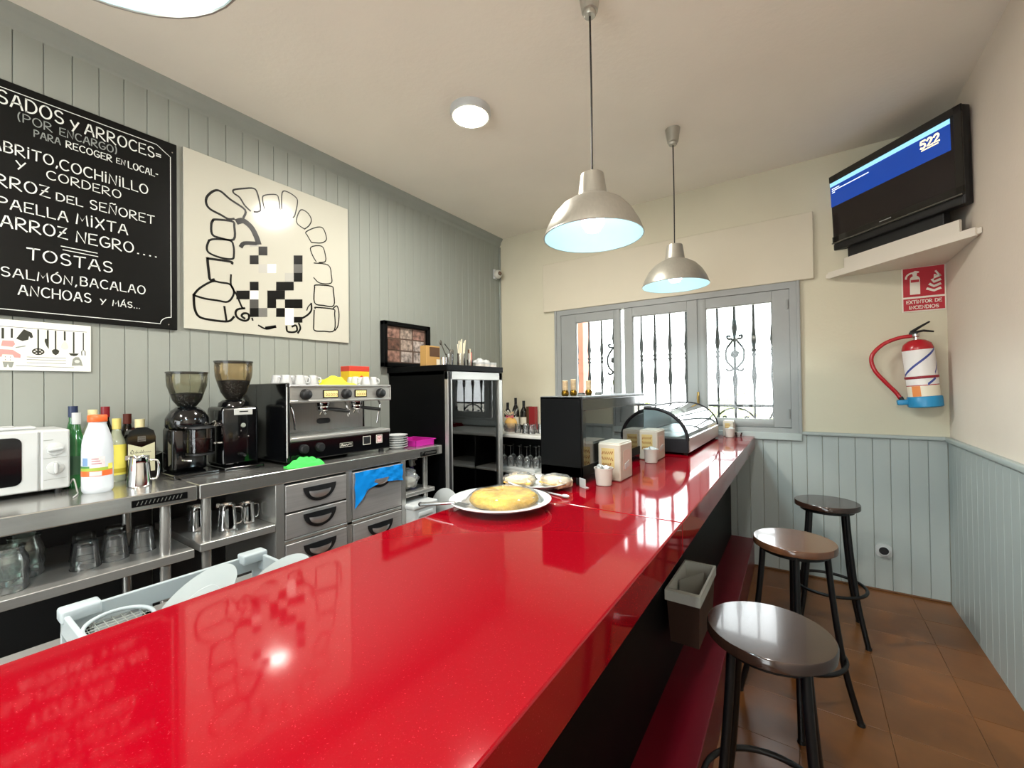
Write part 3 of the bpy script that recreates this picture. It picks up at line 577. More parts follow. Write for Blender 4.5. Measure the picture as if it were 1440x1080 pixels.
B().box(SX0+.012, SX1-.015, -.0055, -.003, z1-.028, z1).build('cyan_band', M('screen_cyan', '#9ad4ee', .3, emit=.45, ecol='#9adcf5'), tv)
ft = lambda u, v: (u, -.0062, v); m_txt = M('screen_text_cream', '#ffe9a0', .3, emit=1.1, ecol='#ffe6a0')
b = B(); write(b, '522', SX1-.165, z1-.088, .042, ft, .095, .12, .25); b.build('screen_number', m_txt, tv); b = B(); ribbon(b, [(SX1-.16, z1-.1), (SX1-.075, z1-.1)], .003, ft); b.build('screen_text_line', m_txt, tv)
for u, w, v in ((.03, .06, .047), (.03, .28, .06), (.03, .022, .074)):
    b = B(); n = max(2, int(w/.012))
    for i in range(n): ribbon(b, [(SX0+u+i*.012, z1-v), (SX0+u+i*.012+.007, z1-v)], .0028, ft)
    b.build('screen_text_line', M('screen_text_white', '#e8f0f5', .3, emit=.9, ecol='#dfe9f5'), tv)
b = B(); ribbon(b, [(-.03, .078), (.04, .078)], .003, lambda u, v: (u, -.0085, v)); b.build('maker_badge', M('badge_grey', '#8d8d8d', .4), tv)
b = B(); b.box(-.05, .05, .05, .09, -.06, .06, .004); b.box(-.16, .16, .03, .16, -.145, -.13, .003); b.box(-.3, .3, .03, .075, -.13, .01, .004); b.build('stand', m_rubber, tv)
# ---------------------------------------------------------------- wall socket
t = thing('wall_socket', 'white round socket on pale boards near the floor', 'socket', (.428, YF-.013, .278))
b = B().box(-.042, .042, -.014, 0, -.042, .042, .0); bmesh.ops.bevel(b.bm, geom=[e for e in b.bm.edges if abs((e.verts[0].co-e.verts[1].co).y) > .005], offset=.022, segments=5, affect='EDGES', profile=.5); b.build('cover', m_white, t); B().lathe([(.03, -.016), (.033, -.022), (.028, -.024), (.026, -.017)], n=24, axis='y').build('ring', m_white, t); B().lathe([(0, -.016), (.026, -.016), (.026, -.0175), (0, -.0175)], n=24, axis='y').build('insert', m_rubber, t)
# ---------------------------------------------------------------- steel benches along the left wall
WZ = 1.012
def bench(y0, y1, label, cy):
    t = thing('steel_bench', label, 'work bench', (-2.5, cy, 0))
    B().box(-.295, .3, y0-cy, y1-cy, .947, WZ, .004).build('top', M('bench_top_steel', '#bdbcb8', .2, metal=.85, var=.05, scale=2, bump=.01, bscale=6, stretch=(40, 1.5, 40)), t)
    B().box(-.297, -.285, y0-cy, y1-cy, .05, .947).build('shade_panel', m_dark_shade, t)  # dark sheet puts the shade under the bench into the colour
    return t
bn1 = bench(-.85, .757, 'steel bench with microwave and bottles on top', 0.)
def leg(t, x, y, r=.019): 
    b = B().lathe([(0, 0), (.024, 0), (.024, .02), (r, .025), (r, .947), (0, .947)], (x, y, 0), 16); b.build('leg', m_steelv, t)
for x in (.27, -.25):
    for y in (.651, -.8): leg(bn1, x, y)
B().box(-.28, .3, -.84, .745, .70, .737, .003).build('shelf', m_steel, bn1); B().box(-.28, .3, -.84, .745, .25, .287, .003).build('shelf', m_steel, bn1)
b = B(); b.box(.3005, .303, .535, .72, .965, .992, .001); pl = b.build('name_plate', m_black, bn1)
b = B()
for i in range(12): ribbon(b, [(.55+i*.013, .972), (.556+i*.013, .985)], .0012, lambda u, v: (.3038, u, v))
b.build('plate_lettering', M('plate_silver', '#8a8a86', .4, metal=.6), pl)
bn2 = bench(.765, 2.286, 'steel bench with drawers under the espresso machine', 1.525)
c2 = 1.525
leg(bn2, .27, .80-c2); leg(bn2, .25, 2.16-c2); leg(bn2, -.25, .80-c2); leg(bn2, -.25, 2.16-c2)
B().box(-.28, .3, .767-c2, 1.09-c2, .715, .75, .003).build('shelf', m_steel, bn2); B().box(-.28, .3, 1.94-c2, 2.205-c2, .695, .722, .003).build('shelf', m_steel, bn2); B().box(-.28, .3, .767-c2, 2.205-c2, .12, .15, .003).build('shelf', m_steel, bn2)
for a, c in ((1.092, 1.136), (1.495, 1.531), (1.902, 1.94)): B().box(-.28, .298, a-c2, c-c2, .15, .947, .002, 1).build('post', m_steelv, bn2)
for z in (.64, .36): B().box(.26, .298, 1.136-c2, 1.9-c2, z-.006, z+.012, .002, 1).build('rail', m_steel, bn2)
B().box(-.27, .27, 1.14-c2, 1.9-c2, .17, .94).build('drawer_carcass', m_dark_shade, bn2)
m_drawer = brushed('worn_brushed_steel', '#b4b1af', .34, axis=1, var=.1, metal=.6, bump=.01)
def drawer(a, c, z0, z1, hz, handle=True):
    d = B().box(.275, .302, a+.004-c2, c-.004-c2, z0+.003, z1-.003, .003).build('drawer', m_drawer, bn2)
    if not handle: return d
    ym = (a+c)/2+.012-c2; h = B()
    h.prism([(ym+u, hz+v) for u, v in arc(0, 0, .095, .083, 180, 360, 16)], .301, .3065, 'yz'); h.build('handle_recess', m_rubber, d)
    g = B(); n = 12
    prof = [(0, .02), (.03, .019), (.052, .014), (.066, .006), (.07, 0)]
    g.lathe([(r, k*1.4) for r, k in prof][::-1], (.306, ym, hz-.022), 20, axis='x', a0=PI, a1=2*PI, sx=.92, sy=.68); g.build('handle', M('satin_handle', '#a9a9aa', .2, metal=.6), d); return d
drawer(1.136, 1.495, .79, .936, .905); drawer(1.136, 1.495, .653, .786, .765); drawer(1.136, 1.495, .37, .632, .60); db = drawer(1.531, 1.902, .655, .936, .895); drawer(1.531, 1.902, .37, .632, .595)
b = B(); b.box(.3005, .303, 2.07-c2, 2.225-c2, .955, .985, .001); pl = b.build('name_plate', m_black, bn2)
b = B(); ribbon(b, [(2.08-c2, .962), (2.08-c2, .978), (2.1-c2, .978)], .0015, lambda u, v: (.3038, u, v)); [ribbon(b, [(2.116-c2+i*.017, .964), (2.116-c2+i*.017, .976), (2.127-c2+i*.017, .976), (2.127-c2+i*.017, .966)], .0014, lambda u, v: (.3038, u, v)) for i in range(6)]; b.build('plate_lettering', MATS['plate_silver'], pl)
# blue plastic bag hanging over the drawer
t = thing('blue_bag', 'bright blue plastic bag caught in the steel drawer front', 'bag', (-2.19, 1.715, .80))
b = B(); n = 16; rows = []
for j in range(6):
    for i in range(n+1):
        u = i/n; edge = .085+.05*(abs(u-.5)*2)**1.5+(.03 if u < .25 else 0)*(1-u*4 if u < .25 else 0); z = .135-edge*j/5*(1.3-.5*u); rows.append((.0+.006*math.sin(i*1.3+j*2.3)+.01, (u-.5)*.36, z))
b.poly(rows, [(j*(n+1)+i, j*(n+1)+i+1, (j+1)*(n+1)+i+1, (j+1)*(n+1)+i) for j in range(5) for i in range(n)])
bm2 = b.bm; b.build('sheet', M('blue_film', '#1488dd', .25, coat=.4), t)
# clear bag + spray bottle + white bin in the open end of the bench
t = thing('clear_bag', 'crumpled clear plastic bag on shelf at the bench end', 'bag', (-2.3, 2.04, .7225))
B().ico((0, 0, .075), .075, 3, (1.1, 1.0, .98), .22, 3).build('film', thin_glass('crumpled_clear_plastic', (.93, .94, .93), 1.6, .25), t); B().ico((.0, 0, .05), .05, 2, (1.2, 1.2, .8), .3, 4).build('paper', M('pale_paper', '#d9d6c6', .8), t)
t = thing('spray_bottle', 'white and purple spray bottle on the bench end shelf', 'spray bottle', (-2.42, 2.19, .7225))
B().lathe([(0, 0), (.03, 0), (.032, .01), (.03, .08), (.014, .11), (.012, .125), (0, .125)], n=16).build('body', M('purple_plastic', '#4a3f8c', .35), t); b = B(); b.box(-.018, .02, -.02, .02, .125, .2, .012); b.tube([(.02, 0, .18), (.05, 0, .185)], .009, 8); b.tube([(.02, 0, .16), (.04, 0, .14)], .006, 6); b.build('trigger_head', m_white, t)
t = thing('white_bin', 'white rectangular bin standing below the bench end shelf', 'bin', (-2.24, 2.05, .1505))
b = B(); b.box(-.11, .11, -.11, .1, 0, .5, .012); b.build('tub', m_white, t); b = B(); b.box(-.118, .118, -.118, .108, .47, .505, .01); b.build('rim', m_white, t); B().box(.112, .118, -.07, .06, .42, .45, .003).build('grip', m_white, t)
t = thing('grey_tray', 'grey round tray leaning beside the white bin', 'tray', (-2.165, 2.262, .0))
b = B(); b.lathe([(0, 0), (.12, 0), (.14, .012), (.136, .016), (.118, .006), (0, .006)], n=28, axis='y'); b.turn(math.radians(-8), 'X').move((0, .0, .56)); b.build('disc', M('grey_plastic', '#a9aeae', .4), t); B().box(-.05, .05, -.02, .03, .0, .44, .01).build('stand', m_dark_shade, t)
# ---------------------------------------------------------------- microwave
t = thing('microwave', 'white microwave oven with dark door window on steel bench', 'microwave', (-2.665, .19, WZ))
B().box(-.13, .127, -.23, .23, .018, .263, .01).build('housing', m_white, t)
for x in (-.1, .1):
    for y in (-.2, .2): B().lathe([(0, 0), (.012, 0), (.012, .02), (0, .02)], (x, y, 0), 10).build('foot', m_rubber, t)
d = B().box(.124, .136, -.228, .142, .02, .261, .006).build('door', m_white, t)
wn = B().prism([(y, z) for y, z in arc(.072, .215, .024, .024, 90, 0, 5)+arc(.072, .076, .024, .024, 0, -90, 5)+arc(-.18, .076, .024, .024, 270, 180, 5)+arc(-.18, .215, .024, .024, 180, 90, 5)], .1355, .138, 'yz'); wn.build('window', m_gloss, d)
p = B().box(.124, .135, .146, .229, .02, .261, .006).build('control_panel', m_white, t)
for z, a in ((.184, .1), (.107, PI/2)):
    b = B(); b.lathe([(.026, 0), (.025, .006), (.02, .008), (0, .008)], (.135, .187, z), 24, axis='x'); k = B().box(.14, .158, -.022, .022, -.006, .006, .004); k.turn(a, 'X').move((0, .187, z)); kk = k.bm; me = bpy.data.meshes.new('t'); kk.to_mesh(me); b.bm.from_mesh(me); b.build('knob', m_white, p)
b = B(); 
for v in (.147, .06): ribbon(b, [(.155, v), (.22, v+.003)], .0007, lambda u, w: (.1357, u, w))
ribbon(b, [(.155, .22), (.18, .221)], .0012, lambda u, w: (.1357, u, w)); b.build('panel_mark', m_pgrey, p)
t = thing('white_pad', 'flat white pad lying on top of the microwave near its right', 'pad', (-2.66, .25, WZ+.2635)); b = B().box(-.05, .05, -.07, .085, 0, .012, .005); b.build('pad', m_white, t)
B().box(-.03, .03, -.03, .03, .012, .016, .003).build('boss', m_white, t)
t = thing('folded_cloth', 'white folded cloth with dark edge on top of microwave', 'cloth', (-2.66, .09, WZ+.2635)); B().box(-.07, .06, -.07, .075, 0, .014, .006).build('cloth', m_white, t); B().box(-.06, .05, .03, .086, .0142, .019, .002).build('dark_fold', m_rubber, t)
# ---------------------------------------------------------------- bottles beside the microwave
def bottle(name, label, x, y, H, r, glass, cap, lab=None, lz=(.06, .14), shoulder=.6, capcol=None, band=None):
    t = thing(name, label, 'bottle', (x, y, WZ), 0, 'bottles beside the microwave'); rn = min(.014, r*.42); hs = H*shoulder; hc = H-.045
    B().lathe([(0, 0), (r*.92, 0), (r, .006), (r, hs), (r*.9, hs+.02), (r*.6, hs+.045), (rn, hs+.075), (rn, hc), (0, hc)], n=20).build('glass', glass, t)
    B().lathe([(rn+.001, H-.05), (rn+.0025, H-.048), (rn+.0025, H), (0, H)], n=16).build('cap', cap, t)
    if lab: B().lathe([(r+.0006, lz[0]), (r+.0006, lz[1])], n=20).build('label_sheet', lab, t)
    if band: B().lathe([(r+.0009, lz[0]+.01), (r+.0009, lz[0]+.03)], n=20).build('label_band', band, t)
    return t
m_ggreen = M('green_bottle_glass', '#1f5a2c', .08, coat=.5); m_gdark = M('dark_bottle_glass', '#0c0a08', .08, coat=.5); m_gpale = M('pale_spirit_glass', '#9aa08a', .08, coat=.5); m_gred = M('dark_red_liquid_glass', '#4a0f1c', .08, coat=.5)
bottle('liquor_bottle', 'green bottle with white cap behind the microwave corner', -2.615, .453, .325, .029, m_ggreen, m_white, M('dark_green_label', '#20442a', .5))
bottle('liquor_bottle', 'bottle with dark blue cap rearmost next to microwave', -2.73, .462, .352, .033, m_ggreen, M('navy_cap', '#223050', .4), M('white_green_label', '#ced6c0', .5))
b2 = bottle('liquor_bottle', 'squat bottle with ornate cream and black label beside milk bottle', -2.645, .51, .335, .035, m_gpale, M('cream_cap', '#d9cfa0', .5), M('ornate_cream_label', '#cfcaa8', .5, var=.75, scale=45), (.075, .235), .68)
B().lathe([(.0358, .03), (.0358, .062)], n=20).build('liquid_band', m_gred, b2)
bottle('liquor_bottle', 'bottle with dark red foil cap behind the milk bottle', -2.74, .572, .345, .035, m_gdark, M('dark_red_cap', '#7c1420', .35), M('pale_label', '#d8d2c0', .5))
bottle('liquor_bottle', 'pale bottle with yellow cap and yellow label', -2.65, .592, .29, .034, m_gpale, M('yellow_cap', '#e0cf7a', .45), M('yellow_label', '#e6d95c', .5), (.03, .17), .58, band=M('dark_yellow_label', '#b8a62c', .5))
bottle('liquor_bottle', 'dark bottle with brown cap behind the flask bottle', -2.755, .655, .306, .034, m_gdark, M('brown_cap', '#5a2316', .4))
t = thing('whisky_flask', 'flat dark whisky bottle with cream label and cream cap', 'bottle', (-2.645, .675, WZ), 0, 'bottles beside the microwave')
def fl(x, z): return [(x, z)]
b = B(); b.prism([(-.052, 0), (.052, 0), (.054, .01), (.054, .195), (.046, .225), (.018, .243), (-.018, .243), (-.046, .225), (-.054, .195), (-.054, .01)], -.026, .026, 'yz'); b.build('glass', m_gdark, t)
B().lathe([(.017, .235), (.019, .237), (.019, .282), (0, .283)], n=18).build('cap', m_gpale if False else M('cream_cap', '#d9cfa0', .5), t)
ls = B().prism([(-.05, .03), (.05, .03), (.05, .168), (.0, .148), (-.05, .168)], .026, .0268, 'yz').build('label_sheet', M('cream_bottle_label', '#d5d3b2', .5), t)
b = B(); tx = [arc(-.036, .128, .006, .009, 100, -200, 8), [(-.04, .12), (-.034, .138)]]
for i in range(9): tx.append([(-.026+i*.007, .122), (-.024+i*.007, .127), (-.022+i*.007, .122), (-.02+i*.007, .1225)])
for s_ in (0, 2, 3): tx.append([(-.02+s_*.008, .122), (-.018+s_*.008, .134)])
for q in tx: ribbon(b, [(u, v) for u, v in q], .0008, lambda u, v: (.0272, u, v))
b.build('script_lettering', m_ink, ls)
b = B(); 
for a in range(4): ribbon(b, [(-.012, .178+a*.006), (.012, .178+a*.006)], .0016, lambda u, v: (.0266, u, v))
ribbon(b, [(-.014, .176), (-.014, .2), (.014, .2), (.014, .176)], .001, lambda u, v: (.0266, u, v)); b.build('crest', M('plate_silver', '#8a8a86', .4, metal=.6), t)
# milk bottle
t = thing('milk_bottle', 'white plastic milk bottle with orange cap on steel bench', 'bottle', (-2.43, .483, WZ))
R0 = .049
mb = B().lathe([(0, 0), (R0*.86, 0), (R0*.97, .008), (R0, .02), (R0, .17), (R0*.97, .2), (R0*.85, .235), (R0*.65, .268), (R0*.56, .282), (R0*.56, .292), (0, .292)], n=32).build('body', M('milk_white_plastic', '#c4cad0', .3), t)
B().lathe([(.029, .29), (.031, .292), (.031, .316), (.028, .319), (0, .319)], n=28).build('cap', M('orange_plastic', '#e5622a', .4), t)
A0_, A1_ = -PI*.75, PI*.3
B().lathe([(R0+.0005, .07), (R0+.0005, .092)], n=24, a0=A0_, a1=A1_).build('label_band', M('orange_plastic', '#e5622a', .4), t); B().lathe([(R0+.0012, .072), (R0+.0012, .09)], n=8, a0=-PI*.22, a1=PI*.02).build('label_panel', m_white, t)
B().lathe([(R0+.0005, .092), (R0+.0005, .105)], n=24, a0=A0_, a1=A1_).build('label_band', M('leaf_green_print', '#93a83a', .5), t); B().lathe([(R0+.0008, .104), (R0+.0008, .112)], n=10, a0=-PI*.5, a1=-PI*.22).build('label_band', M('deep_green_print', '#3d7a3c', .5), t)
B().lathe([(R0+.0006, .105), (R0+.0006, .15)], n=10, a0=-PI*.22, a1=PI*.08).build('label_panel', M('rosy_print', '#e3c6c6', .5, var=.15, scale=60), t); B().lathe([(R0+.0006, .114), (R0+.0006, .146)], n=6, a0=-PI*.4, a1=-PI*.26).build('label_panel', M('blue_grey_print', '#6f8fb8', .5), t); B().lathe([(R0+.0006, .096), (R0+.0006, .118)], n=6, a0=PI*.16, a1=PI*.3).build('label_panel', M('yellow_label', '#e6d95c', .5), t)
b = B()
for i, v in enumerate((.122, .132, .141)):
    n = 8; vs = []
    for k in range(n+1):
        a = -PI*.18+PI*(.2-.03*i)*k/n; vs += [(R0+.0014, a, v-.0015), (R0+.0014, a, v+.0015)]
    b.poly([(r*math.cos(a), r*math.sin(a), z) for r, a, z in vs], [(2*k, 2*k+2, 2*k+3, 2*k+1) for k in range(n)])
b.build('label_text_line', M('wine_print', '#9c5a66', .5), t)
# steel jug
def steel_jug(x, y, z, k, label, rz=0., group=None):
    t = thing('steel_jug', label, 'jug', (x, y, z), rz, group)
    B().lathe([(0, 0), (.042*k, 0), (.044*k, .004), (.036*k, .1*k), (.034*k, .125*k), (.036*k, .13*k), (.032*k, .125*k), (.034*k, .1*k), (.04*k, .008), (0, .006)], n=28).build('body', m_chrome, t)
    B().tube(smooth_line([(.036*k, 0, .11*k), (.062*k, 0, .105*k), (.066*k, 0, .07*k), (.06*k, 0, .03*k), (.043*k, 0, .025*k)], 4), .005*k, 8).build('handle', m_chrome, t)
    B().prism([(-.012*k, .118*k), (.012*k, .118*k), (0, .136*k)], -.046*k, -.03*k, 'yz').build('spout', m_chrome, t); return t
steel_jug(-2.415, .614, WZ, 1., 'polished steel milk jug in front of flask bottle', math.radians(70))
b = B().tube(smooth_line([(-2.56, .424, WZ+.03), (-2.53, .43, WZ+.05), (-2.47, .43, WZ+.008), (-2.43, .424, WZ+.004), (-2.36, .40, WZ+.004)], 6), .0025, 6).move((2.5, -.44, -WZ)).build('power_cable', M('grey_cable', '#a8a8a4', .5)); b.location = (2.5*-1, .44, WZ); tag(b, 'thin grey cable between microwave and milk bottle', 'cable')
# ---------------------------------------------------------------- coffee grinders
m_hop1 = thin_glass('smoky_hopper', (.72, .7, .58), .9, .015); m_hop2 = thin_glass('amber_hopper', (.82, .7, .5), .9, .015); m_bean = M('coffee_beans', '#120a06', .5, var=.5, scale=90, bump=.8, bscale=120)
def hopper(t, z0, z1, r, mat, fill, cx=0.):
    H = z1-z0; pr = [(.03, 0), (.038, .02), (.06, .2), (r*.86, .45), (r*.97, .62), (r, .8), (r, 1)]
    pr = [(a, z0+b*H) for a, b in pr]; B().lathe(pr, (cx, 0, 0), 32).build('hopper', mat, t)
    B().lathe([(0, z1+.006), (r*.5, z1+.006), (r+.003, z1+.004), (r+.003, z1-.003), (r, z1-.003)], (cx, 0, 0), 32).build('hopper_lid', MATS['smoky_lid'], t)
    zf = z0+fill*H; q = [(a-.003, b) for a, b in pr if b < zf]; k = [i for i, p_ in enumerate(pr) if p_[1] < zf][-1]; f = (zf-pr[k][1])/(pr[k+1][1]-pr[k][1]); rf = pr[k][0]+f*(pr[k+1][0]-pr[k][0])-.004
    B().lathe([(0, z0)]+q+[(rf, zf), (rf*.5, zf+.006), (0, zf+.008)], (cx, 0, 0), 28).build('beans', m_bean, t)
M('smoky_lid', '#2b2b26', .3)
g1 = thing('coffee_grinder', 'smaller black coffee grinder with clear doser chamber and low beans', 'coffee grinder', (-2.54, .832, WZ))
b = B(); b.lathe([(.0, .235), (.086, .235), (.09, .245), (.088, .28), (.07, .315), (.045, .335), (.0, .335)], n=28); b.box(-.1, .04, -.075, .075, .02, .24, .02); b.build('motor_body', m_gloss, g1)
B().box(-.12, .13, -.095, .095, 0, .022, .006).build('base_plate', m_gloss, g1); B().lathe([(.055, .11), (.06, .115), (.06, .225), (.055, .23)], (.07, .03, 0), 24).build('doser_chamber', thin_glass('doser_plastic', (.62, .55, .52), 1.5), g1)
B().lathe([(0, .1), (.058, .1), (.058, .11), (0, .11)], (.07, .03, 0), 24).build('doser_floor', m_rubber, g1); B().lathe([(.0, .112), (.05, .112), (.05, .175), (0, .182)], (.07, .03, 0), 20).build('ground_coffee', m_bean, g1); B().lathe([(.0, .23), (.062, .23), (.06, .24), (0, .242)], (.07, .03, 0), 24).build('doser_lid', m_rubber, g1)
B().tube([(.07, .09, .15), (.09, .12, .15)], .006, 8).build('dose_lever', m_chrome, g1); b = B(); b.tube(smooth_line([(.03, -.03, .085), (.09, -.045, .082), (.12, -.02, .08)], 3), .006, 8); b.build('fork', m_chrome, g1)
hopper(g1, .335, .505, .084, m_hop1, .38)
g2 = thing('coffee_grinder', 'taller black coffee grinder with hopper full of dark beans', 'coffee grinder', (-2.545, 1.045, WZ))
b = B(); b.box(-.11, .085, -.09, .09, .02, .33, .018); b.lathe([(0, .325), (.075, .325), (.07, .35), (.05, .365), (0, .365)], n=28); b.build('motor_body', m_gloss, g2); B().box(-.12, .13, -.095, .095, 0, .022, .006).build('base_plate', m_gloss, g2)
pl = B().box(.085, .089, -.035, .055, .285, .318, .002).build('badge', M('silver_badge', '#b9bbb8', .35), g2); b = B(); ribbon(b, [(-.008, .303), (.03, .303)], .003, lambda u, v: (.0895, u, v)); b.build('badge_slot', m_ink, pl)
B().lathe([(0, 0), (.012, 0), (.01, .006), (0, .007)], (.085, .01, .23), 16, axis='x').build('dial', m_pgrey, g2)
for y, z in ((.0, .2), (-.012, .17), (.036, .17)): B().lathe([(0, 0), (.0045, 0), (.003, .003), (0, .003)], (.085, y, z), 10, axis='x').build('button', m_chrome, g2)
b = B(); b.lathe([(0, .235), (.03, .235), (.034, .24), (.02, .25), (.01, .262), (0, .264)], (.06, -.11, 0), 16); b.box(.05, .07, -.115, -.085, .236, .246, .002); b.build('tamper', m_chrome, g2); B().tube([(.085, .0, .08), (.125, 0, .075)], .008, 8).build('fork', m_rubber, g2)
hopper(g2, .365, .568, .088, m_hop2, .5)
t = thing('acrylic_box', 'small clear plastic box left of smaller grinder', 'box', (-2.732, .742, WZ)); b = B(); 
b.prism([(-.03, 0), (.03, 0), (.03, .11), (-.03, .085)], -.055, .055, 'yz'); b.build('box', thin_glass('smoky_acrylic', (.55, .6, .57), 1.4), t); B().tube([(-.055, -.03, .085), (.055, -.03, .085), (.055, .03, .11), (-.055, .03, .11)], .002, 6, closed=True).build('rim', m_pgrey, t)
# ---------------------------------------------------------------- espresso machine
es = thing('espresso_machine', 'black and steel two group espresso machine with amber displays', 'espresso machine', (-2.54, 1.55, WZ))
y0, y1 = -.335, .335
for x in (-.2, .2):
    for y in (-.3, .3): B().lathe([(0, 0), (.018, 0), (.015, .025), (0, .025)], (x, y, 0), 12).build('foot', m_rubber, es)
B().box(-.24, .248, y0, y1, .022, .13, .006).build('lower_body', m_gloss, es); B().box(-.02, .252, y0, y1, .13, .152, .004).build('drip_tray', m_steel, es)
b = B()
for i in range(14): b.box(.0+i*.016, .008+i*.016, y0+.02, y1-.02, .152, .155)
gt = b.build('tray_grate', m_steel, es); gt['kind'] = 'stuff'
B().box(-.24, -.02, y0, y1, .13, .36, .004).build('rear_housing', m_gloss, es); bp = B().box(-.022, -.012, y0+.02, y1-.02, .152, .35, .002).build('back_splash', m_steelv, es)
B().prism([(y+.0, z) for y, z in arc(-.01, .215, .02, .017, 90, 270, 8)+arc(.045, .215, .02, .017, 270, 450, 8)], -.0125, -.009, 'yz').build('drain_slot', m_rubber, bp)
hd = B().box(-.24, .248, y0, y1, .345, .432, .006).build('head', m_steel, es)
for z in (.344, .43): B().box(.2, .256, y0-.004, y1+.004, z-.004, z+.012, .004).build('trim_strip', m_steel, hd)
B().box(-.25, .25, y0-.02, y0, .02, .452, .006).build('side_panel', m_gloss, es); B().box(-.25, .25, y1, y1+.012, .34, .436, .004).build('side_panel', m_steel, es)
B().tube([(.26, y0-.022, .05), (.26, y0-.022, .43)], .004, 6).build('side_rod', m_steel, es)
for y in (1.30, 1.553, 1.805): b = B(); b.lathe([(.03, 0), (.031, .012), (.026, .03), (.022, .034), (0, .035)], (.248, y-1.55, .388), 24, axis='x'); b.build('steam_knob', m_rubber, hd)
m_disp = M('amber_display', '#d9c07e', .4, emit=.35, ecol='#ffdf94')
for ya, yb in ((1.405, 1.505), (1.615, 1.705)):
    f = B().box(.246, .252, ya-1.55, yb-1.55, .365, .412, .003).build('display_frame', m_gloss, hd); B().box(.252, .254, ya-1.542, yb-1.558, .371, .406).build('display', m_disp, f)
    b = B()
    for i in range(5):
        u = ya-1.55+.016+i*(yb-ya-.03)/4.4; ribbon(b, [(u, .378), (u, .39), (u+.009, .39), (u+.009, .378), (u, .378)], .0015, lambda a, c: (.2546, a, c)); ribbon(b, [(u, .4), (u+.006, .4)], .001, lambda a, c: (.2546, a, c))
    b.build('display_text', m_ink, f)
for y in (1.47, 1.70):
    g = B(); g.lathe([(.04, .345), (.04, .318), (.036, .312), (0, .312)], (.14, y-1.55, 0), 20); g = g.build('group_head', m_chrome, es)
    pf = B(); pf.lathe([(.034, .312), (.035, .295), (.028, .285), (.012, .28), (0, .28)], (.14, y-1.55, 0), 20); pf.tube([(.14, y-1.55-.008, .282), (.14, y-1.55-.02, .262)], .006, 8); pf.tube([(.14, y-1.55+.008, .282), (.14, y-1.55+.02, .262)], .006, 8); pf.build('portafilter', m_chrome, es)
    hb = B().tube([(.165, y-1.55+.02, .298), (.2, y-1.55+.06, .29), (.235, y-1.55+.12, .28)], [.009, .012, .011], 10).build('portafilter_handle', m_rubber, es)
for y, s_ in ((1.255, 1), (1.85, -1), (1.60, 1)):
    B().tube(smooth_line([(.17, y-1.55, .345), (.19, y-1.55, .31), (.19, y-1.55+.012*s_, .25), (.185, y-1.55+.02*s_, .19 if y != 1.6 else .29)], 4), .0055, 8).build('steam_wand', m_chrome, es)
for y in (1.29, 1.385): B().lathe([(.026, 0), (.026, .012), (.02, .022), (0, .023)], (.248, y-1.55, .085), 20, axis='x').build('lower_dial', m_rubber, es)
bd_ = B().box(.247, .2495, 1.51-1.55, 1.60-1.55, .065, .093, .001).build('name_badge', m_ink, es); b = B(); ribbon(b, [(-.038, .067), (.048, .067), (.048, .091), (-.038, .091), (-.038, .067)], .0008, lambda a, c: (.2502, a, c))
ribbon(b, smooth_line([(-.03, .074), (-.024, .086), (-.018, .074), (-.012, .08), (-.004, .075), (.004, .081), (.012, .075), (.022, .081), (.04, .08)], 3), .0018, lambda a, c: (.2502, a, c)); b.build('badge_script', m_swhite, bd_)
for ya, yb, nm, mt in ((1.675, 1.73, 'switch', m_rubber), (1.775, 1.82, 'sticker', M('sticker_pink', '#d8b7b7', .5))):
    b = B(); ribbon(b, [(ya-1.55, .065), (yb-1.55, .065), (yb-1.55, .115), (ya-1.55, .115), (ya-1.55, .065)], .0022, lambda a, c: (.2486, a, c)); q = b.build(nm+'_frame', m_swhite, es); B().box(.2475, .251, ya-1.545, yb-1.555, .07, .11, .001).build(nm, mt, q)
b = B(); ribbon(b, [(.235, .098), (.247, .088), (.26, .1)], .002, lambda a, c: (.2516, a, c)); b.build('sticker_mark', M('sticker_red', '#a33a3a', .5), es)
# items on top of the machine
ZT = WZ+.4375
def cup(t, x, y, r, h, mat): 
    return B().lathe([(r*.62, h), (r*.66, h), (r*.72, h*.9), (r*.95, h*.35), (r, 0), (r*.96, .001), (r*.9, h*.35), (r*.66, h*.86), (0, h*.88)], (x, y, 0), 18).build('shell', mat, t)
m_cupg = thin_glass('frosted_cup', (.9, .92, .92), 1.4, .45)
c0 = thing('upturned_cup', 'rearmost left upturned glass cup on the espresso machine', 'cup', (-2.5, 1.25, ZT), 0, 'upturned cups at left on espresso machine'); cup(c0, 0, 0, .034, .062, m_cupg)
B().tube(smooth_line([(.03, 0, .018), (.05, 0, .02), (.05, 0, .045), (.026, 0, .05)], 3), .004, 6).build('ear', m_cupg, c0)
for x, y, lb in ((-2.42, 1.26, 'front row upturned glass cup nearest the black side panel'), (-2.41, 1.335, 'second upturned glass cup in front row on espresso machine'), (-2.49, 1.325, 'upturned glass cup mid group behind second front cup'), (-2.4, 1.41, 'front row upturned glass cup nearest the yellow cloth'), (-2.48, 1.4, 'upturned glass cup behind the cup nearest yellow cloth'), (-2.58, 1.29, 'back row upturned glass cup at left of machine top'), (-2.57, 1.365, 'back row upturned glass cup toward the yellow cloth')): copy_tree(c0, (x, y, ZT), lb, random.uniform(0, 6))
c0 = thing('upturned_cup', 'upturned white cup right beside the yellow cloth, front row', 'cup', (-2.4, 1.70, ZT), 0, 'upturned cups at right on espresso machine'); cup(c0, 0, 0, .03, .058, m_porc); B().tube(smooth_line([(.027, 0, .015), (.045, 0, .018), (.045, 0, .04), (.023, 0, .046)], 3), .004, 6).build('ear', m_porc, c0)
